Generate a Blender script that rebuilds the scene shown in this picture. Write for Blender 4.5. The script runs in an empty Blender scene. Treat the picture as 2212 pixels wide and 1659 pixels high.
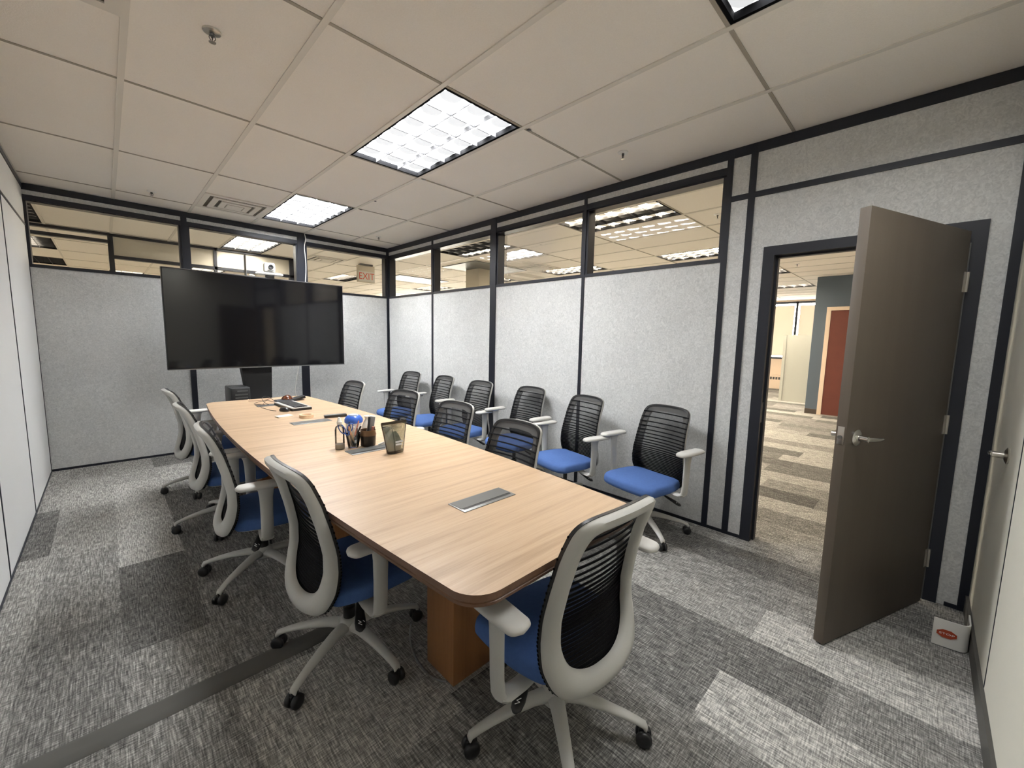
import bpy, bmesh, math, random
from mathutils import Vector, Matrix
random.seed(4)
C = bpy.context.scene.collection
PI = math.pi
H = 2.735            # ceiling height
XR, YF, YN = 3.644, 4.045, -2.215   # right wall, far wall, near wall

# ------------------------------------------------------------------ materials
def new_mat(name):
    m = bpy.data.materials.new(name); m.use_nodes = True
    nt = m.node_tree; b = nt.nodes['Principled BSDF']
    return m, nt, b
def mat(name, col, rough=.5, metal=0., spec=.5, coat=0., alpha=1., bump=0., bscale=200., var=0., vscale=8.):
    m, nt, b = new_mat(name)
    b.inputs['Base Color'].default_value = (*col, 1)
    b.inputs['Roughness'].default_value = rough
    b.inputs['Metallic'].default_value = metal
    b.inputs['Specular IOR Level'].default_value = spec
    b.inputs['Coat Weight'].default_value = coat
    b.inputs['Alpha'].default_value = alpha
    tc = nt.nodes.new('ShaderNodeTexCoord')
    if bump > 0:
        n = nt.nodes.new('ShaderNodeTexNoise'); n.inputs['Scale'].default_value = bscale; n.inputs['Detail'].default_value = 4
        bp = nt.nodes.new('ShaderNodeBump'); bp.inputs['Strength'].default_value = bump; bp.inputs['Distance'].default_value = .002
        nt.links.new(tc.outputs['Object'], n.inputs['Vector']); nt.links.new(n.outputs['Fac'], bp.inputs['Height'])
        nt.links.new(bp.outputs['Normal'], b.inputs['Normal'])
    if var > 0:
        n = nt.nodes.new('ShaderNodeTexNoise'); n.inputs['Scale'].default_value = vscale; n.inputs['Detail'].default_value = 5
        r = nt.nodes.new('ShaderNodeMixRGB'); r.inputs['Color1'].default_value = (*[c*(1-var) for c in col], 1); r.inputs['Color2'].default_value = (*[min(1, c*(1+var)) for c in col], 1)
        nt.links.new(tc.outputs['Object'], n.inputs['Vector']); nt.links.new(n.outputs['Fac'], r.inputs['Fac'])
        nt.links.new(r.outputs['Color'], b.inputs['Base Color'])
    return m
def N(nt, t, **kw):
    n = nt.nodes.new(t)
    for k, v in kw.items():
        if k in n.inputs: n.inputs[k].default_value = v
        else: setattr(n, k, v)
    return n
def mathn(nt, op, a, b=None, c=None):
    n = nt.nodes.new('ShaderNodeMath'); n.operation = op
    for i, v in enumerate((a, b, c)):
        if v is None: continue
        if hasattr(v, 'links') or hasattr(v, 'is_linked'): nt.links.new(v, n.inputs[i])
        else: n.inputs[i].default_value = v
    return n.outputs[0]
def ramp(nt, fac, stops):
    r = nt.nodes.new('ShaderNodeValToRGB')
    e = r.color_ramp.elements
    while len(e) > 1: e.remove(e[0])
    e[0].position = stops[0][0]; e[0].color = (*stops[0][1], 1)
    for p, c in stops[1:]:
        q = e.new(p); q.color = (*c, 1)
    nt.links.new(fac, r.inputs['Fac']); return r.outputs['Color']

M = {}
def fabric_mat(name, lo, mid, hi):
    m, nt, b = new_mat(name)
    tc = N(nt, 'ShaderNodeTexCoord')
    n1 = N(nt, 'ShaderNodeTexNoise', Scale=42., Detail=3., Roughness=.55, Distortion=1.8)
    nt.links.new(tc.outputs['Object'], n1.inputs['Vector'])
    n2 = N(nt, 'ShaderNodeTexNoise', Scale=3.5, Detail=3.)
    nt.links.new(tc.outputs['Object'], n2.inputs['Vector'])
    n3 = N(nt, 'ShaderNodeTexNoise', Scale=400., Detail=2.)
    nt.links.new(tc.outputs['Object'], n3.inputs['Vector'])
    f = mathn(nt, 'ADD', n1.outputs['Fac'], mathn(nt, 'MULTIPLY', mathn(nt, 'SUBTRACT', n2.outputs['Fac'], .5), .25))
    f = mathn(nt, 'ADD', f, mathn(nt, 'MULTIPLY', mathn(nt, 'SUBTRACT', n3.outputs['Fac'], .5), .12))
    col = ramp(nt, f, [(.30, lo), (.5, mid), (.70, hi)])
    nt.links.new(col, b.inputs['Base Color'])
    b.inputs['Roughness'].default_value = .9; b.inputs['Specular IOR Level'].default_value = .15
    bp = N(nt, 'ShaderNodeBump', Strength=.25, Distance=.002); nt.links.new(n1.outputs['Fac'], bp.inputs['Height']); nt.links.new(bp.outputs['Normal'], b.inputs['Normal'])
    return m
M['fabric'] = fabric_mat('panel_fabric', (.485, .495, .495), (.58, .585, .58), (.675, .68, .67))
M['laminate_wall'] = mat('smooth_wall', (.72, .725, .72), .55, spec=.3, var=.02, vscale=3)
M['cream_wall'] = mat('cream_laminate', (.74, .72, .63), .8, spec=.15)
M['black_trim'] = mat('black_trim', (.012, .014, .022), .42, spec=.4)
M['frame_dark'] = mat('door_frame_dark', (.016, .018, .026), .45, spec=.4)
M['base_grey'] = mat('baseboard_vinyl', (.075, .072, .066), .5)
M['paint_cream'] = mat('cream_paint', (.66, .60, .50), .7)
M['paint_blue'] = mat('blue_grey_paint', (.085, .112, .145), .6)
M['office_wall'] = mat('office_wall_paint', (.80, .75, .66), .8)
M['red_door'] = mat('red_wood_door', (.125, .03, .018), .5, var=.15, vscale=5)
M['door_frame_tan'] = mat('tan_frame', (.70, .56, .43), .5)
M['cabinet_white'] = mat('white_cabinet', (.42, .42, .37), .6)
M['peach'] = mat('peach_wall', (.75, .60, .46), .8)

# carpet planks
def carpet():
    m, nt, b = new_mat('carpet_planks')
    g = N(nt, 'ShaderNodeNewGeometry'); sp = N(nt, 'ShaderNodeSeparateXYZ'); nt.links.new(g.outputs['Position'], sp.inputs[0])
    x, y = sp.outputs[0], sp.outputs[1]
    u = mathn(nt, 'DIVIDE', mathn(nt, 'SUBTRACT', x, .434), .305)
    col = mathn(nt, 'FLOOR', u)
    w1 = N(nt, 'ShaderNodeTexWhiteNoise', noise_dimensions='1D'); nt.links.new(col, w1.inputs['W'])
    v = mathn(nt, 'ADD', mathn(nt, 'DIVIDE', y, .93), w1.outputs['Value'])
    row = mathn(nt, 'FLOOR', v)
    cx = N(nt, 'ShaderNodeCombineXYZ'); nt.links.new(col, cx.inputs[0]); nt.links.new(row, cx.inputs[1]); cx.inputs[2].default_value = 3.7
    w2 = N(nt, 'ShaderNodeTexWhiteNoise', noise_dimensions='3D'); nt.links.new(cx.outputs[0], w2.inputs['Vector'])
    tone = w2.outputs['Value']
    # streaks along the plank, cross weave
    mp = N(nt, 'ShaderNodeMapping'); mp.inputs['Scale'].default_value = (190, 16, 1); nt.links.new(g.outputs['Position'], mp.inputs['Vector'])
    add = N(nt, 'ShaderNodeVectorMath'); add.operation = 'ADD'; nt.links.new(mp.outputs[0], add.inputs[0]); nt.links.new(w2.outputs['Color'], add.inputs[1])
    s1 = N(nt, 'ShaderNodeTexNoise', Scale=1., Detail=3., Roughness=.6); nt.links.new(add.outputs[0], s1.inputs['Vector'])
    mp2 = N(nt, 'ShaderNodeMapping'); mp2.inputs['Scale'].default_value = (22, 200, 1); nt.links.new(g.outputs['Position'], mp2.inputs['Vector'])
    s2 = N(nt, 'ShaderNodeTexNoise', Scale=1., Detail=2., Roughness=.6); nt.links.new(mp2.outputs[0], s2.inputs['Vector'])
    s3 = N(nt, 'ShaderNodeTexNoise', Scale=9., Detail=3.); nt.links.new(g.outputs['Position'], s3.inputs['Vector'])
    f = mathn(nt, 'ADD', mathn(nt, 'MULTIPLY', mathn(nt, 'SUBTRACT', s1.outputs['Fac'], .5), 1.25), mathn(nt, 'MULTIPLY', mathn(nt, 'SUBTRACT', s2.outputs['Fac'], .5), .95))
    f = mathn(nt, 'ADD', f, mathn(nt, 'MULTIPLY', mathn(nt, 'SUBTRACT', s3.outputs['Fac'], .5), .12))
    # tonal step per plank: dark, mid, light
    t3 = mathn(nt, 'MULTIPLY', mathn(nt, 'SUBTRACT', tone, .5), .40)
    f = mathn(nt, 'ADD', mathn(nt, 'ADD', f, t3), .5)
    c = ramp(nt, f, [(.10, (.055, .054, .052)), (.40, (.158, .155, .147)), (.62, (.30, .292, .275)), (.95, (.66, .64, .60))])
    nt.links.new(c, b.inputs['Base Color'])
    b.inputs['Roughness'].default_value = .95; b.inputs['Specular IOR Level'].default_value = .1
    bp = N(nt, 'ShaderNodeBump', Strength=.5, Distance=.004); nt.links.new(f, bp.inputs['Height']); nt.links.new(bp.outputs['Normal'], b.inputs['Normal'])
    return m
M['carpet'] = carpet()

def tile():
    m, nt, b = new_mat('acoustic_tile')
    tc = N(nt, 'ShaderNodeTexCoord')
    n = N(nt, 'ShaderNodeTexNoise', Scale=160., Detail=3.); nt.links.new(tc.outputs['Object'], n.inputs['Vector'])
    n2 = N(nt, 'ShaderNodeTexNoise', Scale=1.3, Detail=3.); nt.links.new(tc.outputs['Object'], n2.inputs['Vector'])
    f = mathn(nt, 'ADD', n.outputs['Fac'], mathn(nt, 'MULTIPLY', n2.outputs['Fac'], .6))
    c = ramp(nt, f, [(.38, (.78, .73, .655)), (.62, (.87, .82, .745)), (1., (.90, .85, .78))])
    nt.links.new(c, b.inputs['Base Color']); b.inputs['Roughness'].default_value = .95; b.inputs['Specular IOR Level'].default_value = .1
    bp = N(nt, 'ShaderNodeBump', Strength=.3, Distance=.002); nt.links.new(n.outputs['Fac'], bp.inputs['Height']); nt.links.new(bp.outputs['Normal'], b.inputs['Normal'])
    return m
M['tile'] = tile()
M['tbar'] = mat('ceiling_grid_metal', (.70, .66, .59), .6)
M['gap_shadow'] = mat('tile_gap_shadow', (.33, .295, .24), .8)  # brown tone stands in for the shadow along the tile edges

def wood(name, c1, c2, c3, axis=0, sc=1.):
    m, nt, b = new_mat(name)
    tc = N(nt, 'ShaderNodeTexCoord')
    mp = N(nt, 'ShaderNodeMapping'); s = [24*sc, 24*sc, 24*sc]; s[axis] = 1.1*sc; mp.inputs['Scale'].default_value = s
    nt.links.new(tc.outputs['Object'], mp.inputs['Vector'])
    n1 = N(nt, 'ShaderNodeTexNoise', Scale=1., Detail=5., Roughness=.62, Distortion=.25); nt.links.new(mp.outputs[0], n1.inputs['Vector'])
    mp2 = N(nt, 'ShaderNodeMapping'); s = [230*sc, 230*sc, 230*sc]; s[axis] = 7*sc; mp2.inputs['Scale'].default_value = s
    nt.links.new(tc.outputs['Object'], mp2.inputs['Vector'])
    n2 = N(nt, 'ShaderNodeTexNoise', Scale=1., Detail=2.); nt.links.new(mp2.outputs[0], n2.inputs['Vector'])
    f = mathn(nt, 'ADD', mathn(nt, 'MULTIPLY', n1.outputs['Fac'], .8), mathn(nt, 'MULTIPLY', n2.outputs['Fac'], .25))
    c = ramp(nt, f, [(.32, c1), (.52, c2), (.75, c3)])
    nt.links.new(c, b.inputs['Base Color'])
    b.inputs['Roughness'].default_value = .36; b.inputs['Specular IOR Level'].default_value = .5
    bp = N(nt, 'ShaderNodeBump', Strength=.08, Distance=.001); nt.links.new(n2.outputs['Fac'], bp.inputs['Height']); nt.links.new(bp.outputs['Normal'], b.inputs['Normal'])
    return m
M['wood_top'] = wood('table_laminate', (.335, .22, .13), (.46, .32, .20), (.55, .40, .265))
M['wood_edge'] = wood('table_edge_band', (.11, .055, .03), (.16, .085, .05), (.20, .11, .065), 1)
M['wood_leg'] = wood('pedestal_veneer', (.26, .11, .04), (.33, .15, .06), (.38, .18, .075), 2)
M['door_brown'] = wood('brown_door_veneer', (.088, .070, .053), (.094, .075, .057), (.100, .081, .062), 2, .6)
M['door_brown'].node_tree.nodes['Principled BSDF'].inputs['Roughness'].default_value = .5

M['chair_grey'] = mat('light_grey_plastic', (.50, .495, .465), .42, spec=.45, bump=.12, bscale=500)
M['chair_arm'] = mat('armrest_pad', (.56, .55, .52), .5, bump=.1, bscale=400)
M['chair_blue'] = mat('blue_upholstery', (.07, .135, .335), .9, spec=.2, bump=.6, bscale=420, var=.12, vscale=60)
M['plastic_black'] = mat('black_plastic', (.012, .012, .013), .38)
M['black_matte'] = mat('black_matte', (.015, .015, .016), .7)
M['rib'] = mat('mesh_rib_black', (.004, .004, .005), .85, spec=.1)
M['metal'] = mat('brushed_metal', (.62, .60, .56), .28, metal=1.)
M['chrome'] = mat('chrome', (.75, .74, .70), .12, metal=1.)
M['white_plastic'] = mat('white_plastic', (.80, .79, .75), .35)
M['white_print'] = mat('white_print', (.85, .85, .85), .6)
M['grey_metal'] = mat('grey_anodised', (.13, .13, .125), .42, metal=.6)
M['grey_light'] = mat('silver_rim', (.20, .20, .195), .45, metal=.6)
M['screen'] = mat('tv_glass', (.0045, .0045, .0055), .07, spec=.5)
M['rubber_strip'] = mat('grey_rubber', (.085, .083, .076), .75)
M['blue_plastic'] = mat('blue_plastic', (.03, .10, .42), .3)
M['red_print'] = mat('red_print', (.42, .06, .02), .6)
M['red_sign'] = mat('exit_red', (.75, .13, .09), .5)
M['wipe_white'] = mat('canister_label', (.72, .75, .78), .4)
M['wood_pencil'] = mat('pencil_wood', (.62, .40, .22), .5)
M['copper'] = mat('rose_pen', (.55, .22, .16), .35)
M['cup_dark'] = mat('dark_tin', (.035, .028, .022), .35, metal=.3)
M['tape'] = mat('kraft_tape', (.66, .47, .30), .55)
M['paper'] = mat('paper', (.80, .72, .60), .7)
M['amber'] = mat('amber_ball', (.10, .028, .012), .08, spec=.8)
M['led_white'] = mat('white_stickers', (.8, .8, .8), .5)
M['shade_grey'] = mat('grey_plate', (.15, .15, .145), .5)

def mesh_mat():
    m, nt, b = new_mat('chair_mesh_fabric')
    b.inputs['Base Color'].default_value = (.022, .022, .024, 1); b.inputs['Roughness'].default_value = .8
    b.inputs['Specular IOR Level'].default_value = .25
    out = nt.nodes['Material Output']
    tr = N(nt, 'ShaderNodeBsdfTransparent'); tr.inputs['Color'].default_value = (1, 1, 1, 1)
    mx = N(nt, 'ShaderNodeMixShader'); mx.inputs[0].default_value = .66
    nt.links.new(tr.outputs[0], mx.inputs[1]); nt.links.new(b.outputs[0], mx.inputs[2]); nt.links.new(mx.outputs[0], out.inputs['Surface'])
    return m
M['mesh'] = mesh_mat()
def glass_mat(name, tint=(.9, .92, .9), refl=1., base=.04):
    m, nt, b = new_mat(name); out = nt.nodes['Material Output']; nt.nodes.remove(b)
    tr = N(nt, 'ShaderNodeBsdfTransparent'); tr.inputs['Color'].default_value = (*tint, 1)
    gl = N(nt, 'ShaderNodeBsdfGlossy'); gl.inputs['Roughness'].default_value = .01; gl.inputs['Color'].default_value = (.95, .95, .95, 1)
    fr = N(nt, 'ShaderNodeFresnel'); fr.inputs['IOR'].default_value = 1.5
    f = mathn(nt, 'MINIMUM', mathn(nt, 'MULTIPLY', fr.outputs[0], refl), 1.)
    mx = N(nt, 'ShaderNodeMixShader'); nt.links.new(f, mx.inputs[0]); nt.links.new(tr.outputs[0], mx.inputs[1]); nt.links.new(gl.outputs[0], mx.inputs[2])
    nt.links.new(mx.outputs[0], out.inputs['Surface'])
    return m
M['glass'] = glass_mat('window_glass', (.97, .98, .97), refl=.42)
M['clear'] = glass_mat('clear_plastic', (.93, .94, .93), 1.8)
M['pouch'] = glass_mat('smoky_pouch_film', (.74, .76, .71), 3.2)
def emis(name, col, st):
    m, nt, b = new_mat(name); b.inputs['Base Color'].default_value = (.8, .8, .8, 1)
    b.inputs['Emission Color'].default_value = (*col, 1); b.inputs['Emission Strength'].default_value = st
    return m
def lens_mat(name, col, st, dim, weights):
    """parabolic lens: three columns by six cells, each with a dimmer petal painted in as the louver reflection; weights = lamp strength per column"""
    m, nt, b = new_mat(name)
    tc = N(nt, 'ShaderNodeTexCoord'); sp = N(nt, 'ShaderNodeSeparateXYZ'); nt.links.new(tc.outputs['Object'], sp.inputs[0])
    u = mathn(nt, 'DIVIDE', sp.outputs[0], .1933); v = mathn(nt, 'DIVIDE', sp.outputs[1], .198)
    fu = mathn(nt, 'SUBTRACT', mathn(nt, 'FRACT', u), .5); fv = mathn(nt, 'SUBTRACT', mathn(nt, 'FRACT', v), .42)
    d = mathn(nt, 'SQRT', mathn(nt, 'ADD', mathn(nt, 'MULTIPLY', fu, fu), mathn(nt, 'MULTIPLY', mathn(nt, 'MULTIPLY', fv, fv), 1.5)))
    q = N(nt, 'ShaderNodeMapRange'); q.interpolation_type = 'SMOOTHSTEP'
    nt.links.new(d, q.inputs[0]); q.inputs[1].default_value = .33; q.inputs[2].default_value = .47; q.inputs[3].default_value = dim; q.inputs[4].default_value = 1.
    k = q.outputs[0]  # dim petals paint the louver reflections into the emission
    ci = mathn(nt, 'FLOOR', u)
    w = mathn(nt, 'ADD', mathn(nt, 'ADD', mathn(nt, 'MULTIPLY', mathn(nt, 'COMPARE', ci, 0., .3), weights[0]), mathn(nt, 'MULTIPLY', mathn(nt, 'COMPARE', ci, 1., .3), weights[1])), mathn(nt, 'MULTIPLY', mathn(nt, 'COMPARE', ci, 2., .3), weights[2]))
    b.inputs['Base Color'].default_value = (.10, .10, .10, 1); b.inputs['Roughness'].default_value = .6
    b.inputs['Emission Color'].default_value = (*col, 1)
    nt.links.new(mathn(nt, 'MULTIPLY', mathn(nt, 'MULTIPLY', k, w), st), b.inputs['Emission Strength'])
    return m
COOL = (.965, .975, .985); WARM = (1.0, .86, .66)
ROOM_E, OFF_E = 98.0, 105.0
M['lens_room'] = lens_mat('lens_room', COOL, ROOM_E, .0088, (1, 1, 1))
M['lens_far'] = lens_mat('lens_far', COOL, ROOM_E*1.2, .007, (1, 1, 1))
M['lens_near'] = lens_mat('lens_near', COOL, ROOM_E*.36, .022, (1, 1, 1))
M['lens_dim'] = lens_mat('lens_neighbour', (1, .93, .80), 90., .01, (1, 1, 1))
M['lens_full'] = lens_mat('lens_office', WARM, OFF_E, .0075, (1, 1, 1))
M['lens_split'] = lens_mat('lens_office_split', WARM, OFF_E, .0075, (1, .0015, .8))  # unlit columns here and below keep a faint glow to read grey
M['lens_half'] = lens_mat('lens_office_half', WARM, OFF_E, .0075, (.002, .002, 1))
M['lens_left'] = lens_mat('lens_office_left', WARM, OFF_E, .0075, (1, .5, .002))
M['lens_off'] = lens_mat('lens_office_off', WARM, 0.22, .6, (1, 1, 1))  # unlit lens, faint glow put in so it reads grey
M['housing'] = mat('troffer_housing', (.004, .004, .0045), .9, spec=.05)
M['louver'] = mat('parabolic_louver', (.045, .045, .047), .6, spec=.1)

# ------------------------------------------------------------------ mesh helpers
class MB:
    def __init__(s): s.bm = bmesh.new(); s.mats = []
    def _mi(s, m):
        if m is None: return 0
        if m not in s.mats: s.mats.append(m)
        return s.mats.index(m)
    def face(s, vs, mi=0, smooth=False):
        try:
            f = s.bm.faces.new(vs); f.material_index = mi; f.smooth = smooth; return f
        except ValueError: return None
    def box(s, x0, x1, y0, y1, z0, z1, m=None, bev=0, mtx=None):
        mi = s._mi(m)
        vs = [s.bm.verts.new((x, y, z)) for z in (z0, z1) for y in (y0, y1) for x in (x0, x1)]
        idx = [(0, 2, 3, 1), (4, 5, 7, 6), (0, 1, 5, 4), (2, 6, 7, 3), (0, 4, 6, 2), (1, 3, 7, 5)]
        fs = [s.face([vs[i] for i in q], mi) for q in idx]
        if mtx is not None: bmesh.ops.transform(s.bm, matrix=mtx, verts=vs)
        if bev > 0:
            es = list({e for f in fs for e in f.edges})
            r = bmesh.ops.bevel(s.bm, geom=es, offset=bev, segments=2, affect='EDGES', profile=.5)
            for f in r['faces']: f.material_index = mi; f.smooth = True
        return s
    def quad(s, a, b, c, d, m=None):
        s.face([s.bm.verts.new(p) for p in (a, b, c, d)], s._mi(m)); return s
    def rings(s, rings, m=None, closed=True, caps=True, smooth=True):
        mi = s._mi(m); vr = [[s.bm.verts.new(p) for p in r] for r in rings]
        n = len(rings[0])
        for a, b in zip(vr[:-1], vr[1:]):
            for i in range(n if closed else n-1):
                j = (i+1) % n
                s.face([a[i], a[j], b[j], b[i]], mi, smooth)
        if caps and closed:
            s.face(list(reversed(vr[0])), mi); s.face(vr[-1], mi)
        return vr
    def lathe(s, prof, m=None, n=24, c=(0, 0, 0), axis='z', caps=True, smooth=True):
        R = []
        for r, z in prof:
            ring = []
            for k in range(n):
                a = 2*PI*k/n; p = (r*math.cos(a), r*math.sin(a), z)
                if axis == 'x': p = (p[2], p[0], p[1])
                elif axis == 'y': p = (p[0], -p[2], p[1])
                ring.append((p[0]+c[0], p[1]+c[1], p[2]+c[2]))
            R.append(ring)
        s.rings(R, m, True, caps, smooth); return s
    def tube(s, pts, r, m=None, n=8, caps=True, rad=None, flat=1.):
        pts = [Vector(p) for p in pts]; R = []; up = Vector((0, 0, 1)); prev = None
        for i, p in enumerate(pts):
            t = (pts[min(i+1, len(pts)-1)]-pts[max(i-1, 0)]).normalized()
            a = t.cross(up if prev is None else prev)
            if a.length < 1e-4: a = t.cross(Vector((1, 0, 0)))
            a.normalize(); bb = a.cross(t).normalized(); prev = bb
            rr = rad[i] if rad else r
            R.append([tuple(p+a*(rr*math.cos(2*PI*k/n))+bb*(rr*flat*math.sin(2*PI*k/n))) for k in range(n)])
        s.rings(R, m, True, caps, True); return s
    def prism(s, poly, z0, z1, m=None, mside=None, smooth_side=False):
        lo = [s.bm.verts.new((x, y, z0)) for x, y in poly]; hi = [s.bm.verts.new((x, y, z1)) for x, y in poly]
        s.face(list(reversed(lo)), s._mi(m)); s.face(hi, s._mi(m)); ms = s._mi(mside or m)
        for i in range(len(poly)):
            j = (i+1) % len(poly); s.face([lo[i], lo[j], hi[j], hi[i]], ms, smooth_side)
        return s
    def xform(s, mtx): bmesh.ops.transform(s.bm, matrix=mtx, verts=s.bm.verts[:]); return s
    def build(s, name, m=None, parent=None, loc=None, rotz=None, ang=40, fixn=True):
        if fixn: bmesh.ops.recalc_face_normals(s.bm, faces=s.bm.faces[:])
        me = bpy.data.meshes.new(name); s.bm.to_mesh(me); s.bm.free()
        ms = s.mats if s.mats else [m]
        for q in ms: me.materials.append(q)
        me.set_sharp_from_angle(angle=math.radians(ang))
        o = bpy.data.objects.new(name, me); C.objects.link(o)
        if parent is not None: o.parent = parent
        if loc is not None: o.location = loc
        if rotz is not None: o.rotation_euler = (0, 0, rotz)
        return o
def tag(o, label=None, cat=None, group=None, kind=None):
    if label: o['label'] = label
    if cat: o['category'] = cat
    if group: o['group'] = group
    if kind: o['kind'] = kind
    return o
def empty(name, loc, label=None, cat=None, group=None, rotz=0, kind=None):
    o = bpy.data.objects.new(name, None); C.objects.link(o); o.empty_display_size = .1
    o.location = loc; o.rotation_euler = (0, 0, rotz)
    return tag(o, label, cat, group, kind)
def struct(mb, name, m=None, **kw): return tag(mb.build(name, m, **kw), kind='structure')
def copy_tree(o, parent=None):
    c = o.copy(); C.objects.link(c); c.parent = parent
    for ch in list(o.children): copy_tree(ch, c)
    return c
def text_mesh(body, size, name, m, parent, loc, rot, ext=.0006, sx=1.):
    cu = bpy.data.curves.new(name, 'FONT'); cu.body = body; cu.size = size; cu.align_x = 'CENTER'; cu.align_y = 'CENTER'; cu.extrude = ext
    t = bpy.data.objects.new(name+'_t', cu); C.objects.link(t)
    bpy.context.view_layer.update()
    me = bpy.data.meshes.new_from_object(t); bpy.data.objects.remove(t); bpy.data.curves.remove(cu)
    me.name = name; me.materials.clear(); me.materials.append(m)
    o = bpy.data.objects.new(name, me); C.objects.link(o); o.parent = parent; o.location = loc; o.rotation_euler = rot; o.scale = (sx, 1, 1)
    return o
def catmull(P, n=8, closed=False):
    out = []; L = len(P)
    rng = range(L if closed else L-1)
    for i in rng:
        p0 = P[(i-1) % L] if closed or i > 0 else P[0]; p1 = P[i]; p2 = P[(i+1) % L]
        p3 = P[(i+2) % L] if closed or i+2 < L else P[-1]
        for k in range(n):
            t = k/n
            out.append(tuple(.5*((2*b)+(-a+c)*t+(2*a-5*b+4*c-d)*t*t+(-a+3*b-3*c+d)*t**3) for a, b, c, d in zip(p0, p1, p2, p3)))
    if not closed: out.append(tuple(P[-1]))
    return out
def rrect(x0, x1, y0, y1, r, n=5):
    P = []
    for cx, cy, a0 in ((x1-r, y1-r, 0), (x0+r, y1-r, PI/2), (x0+r, y0+r, PI), (x1-r, y0+r, 1.5*PI)):
        for k in range(n+1):
            a = a0+PI/2*k/n; P.append((cx+r*math.cos(a), cy+r*math.sin(a)))
    return P

# ------------------------------------------------------------------ camera
cam = bpy.data.cameras.new('camera'); co = bpy.data.objects.new('camera', cam); C.objects.link(co)
cam.sensor_width = 36; cam.lens = 884.09/2212*36; cam.clip_start = .02; cam.clip_end = 100
rx = (0.71159349, -0.70230248, 0.02014764); ry = (-0.0638753, -0.09322454, -0.99359405); rz = (0.69968182, 0.70574812, -0.11119776)
m4 = Matrix(((rx[0], -ry[0], -rz[0], .4644), (rx[1], -ry[1], -rz[1], -1.9399), (rx[2], -ry[2], -rz[2], 1.4063), (0, 0, 0, 1)))
co.matrix_world = m4
bpy.context.scene.camera = co

# ------------------------------------------------------------------ floor and ceiling
b = MB(); b.box(-3, 16, -3.2, 12, -.06, 0); struct(b, 'floor', M['carpet'])
fixtures = []   # (x0,y0,x1,y1,lens,label,strengthname)
gx, gy = .6096, 1.2192
ROOM_FIX = [(3, 0, 'lens_room', 'lit ceiling troffer with gridded diffuser, above the middle of the long table', 1.2192),
            (3, 2, 'lens_far', 'lit ceiling troffer with gridded diffuser, beside the ceiling vent near the television', 1.2192),
            (3, -2, 'lens_near', 'lit ceiling troffer cut off by the top edge of the photo', .98)]
OFF_FIX = []
names = {(7, 0): ('lens_split', 'office troffer with two lit strips and a dark middle, behind the largest clerestory window'),
         (11, 0): ('lens_full', 'bright office troffer low in the right part of the largest clerestory window'),
         (7, 2): ('lens_half', 'office troffer lit along one side, behind the clerestory windows left of the thick mullion'),
         (11, 2): ('lens_full', 'far bright office troffer beside the square ceiling vent, seen through the second clerestory window'),
         (11, 6): ('lens_full', 'thin bright office troffer low in the leftmost panes of the right wall'),
         (7, 6): ('lens_left', 'office troffer half lit, behind the glass left of the exit sign'),
         (3, 4): ('lens_dim', 'pale office troffer behind the glass above the video camera'),
         (-1, 4): ('lens_off', 'unlit grey office troffer at the far left end of the clerestory glass'),
         (-1, 6): ('lens_left', 'office troffer partly lit, behind the far left clerestory glass'),
         (-1, 8): ('lens_off', 'most distant grey office troffer behind the far left clerestory glass'),
         (15, 0): ('lens_full', 'office troffer seen through the open doorway, the nearer of the two'),
         (19, 0): ('lens_full', 'office troffer seen through the open doorway, the farther one by the window'),
         (-4, 4): ('lens_full', None), (-4, 6): ('lens_full', None), (3, 7): ('lens_full', None), (1, 9): ('lens_full', None), (11, 4): ('lens_full', None), (15, 2): ('lens_full', None), (19, 2): ('lens_full', None)}  # off-pattern entries are unseen troffers added to brighten the ceiling behind the television wall
holes = set()
for i, j, ln, lb, ly in ROOM_FIX: holes.add((i, j))
for (i, j) in names: holes.add((i, j))
half_vents = {(2, 5, ): None}
# ceiling tiles (one object), with openings for the troffers
b = MB()
for i in range(-5, 27):
    for j in range(-3, 11):
        if (i, j) in holes: continue
        b.box(i*gx, (i+1)*gx, j*gy, (j+1)*gy, H+.004, H+.02)
struct(b, 'ceiling', M['tile'])
b = MB(); b.box(-3.2, 16.6, -3.8, 13.6, H+.16, H+.2); struct(b, 'ceiling_slab', M['black_matte'])
b = MB()
for i in range(-5, 28): b.box(i*gx-.014, i*gx+.014, -3.6, 13.4, H-.002, H+.012)
struct(b, 'trim_1', M['tbar'])
b = MB()
for j in range(-2, 11): b.box(-3., 16.4, j*gy-.0085, j*gy+.0085, H+.0005, H+.010)
struct(b, 'trim_2', M['gap_shadow'])

def troffer(x0, y0, lx, ly, lens, label, group):
    r = empty('ceiling_light', (x0, y0, H), label, 'ceiling light', group)
    f = MB(); t = .017
    for q in ((0, lx, 0, t), (0, lx, ly-t, ly), (0, t, t, ly-t), (lx-t, lx, t, ly-t)):
        f.box(q[0]+.012, q[1]-.0, q[2]+.0, q[3], 0.0, .085) if False else f.box(q[0], q[1], q[2], q[3], .001, .085)
    f.build('housing_frame', M['housing'], r)
    l = MB(); l.box(0, lx-2*t, 0, ly-2*t, 0, .01); o = l.build('diffuser', M[lens], r, loc=(t, t, .034))
    g = MB(); w = lx-2*t; h = ly-2*t; nn = round(h/.198)
    for k in range(1, 3): g.box(t+w*k/3-.002, t+w*k/3+.002, t, t+h, .006, .033)
    for k in range(1, nn): g.box(t, t+w, t+h*k/nn-.002, t+h*k/nn+.002, .006, .033)
    for k in range(1, 3): g.box(t+w*k/3-.0024, t+w*k/3+.0024, t, t+h, .002, .006)
    for k in range(1, nn): g.box(t, t+w, t+h*k/nn-.0024, t+h*k/nn+.0024, .002, .006)
    g.build('louver_grid', M['louver'], r)
    return r
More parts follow.
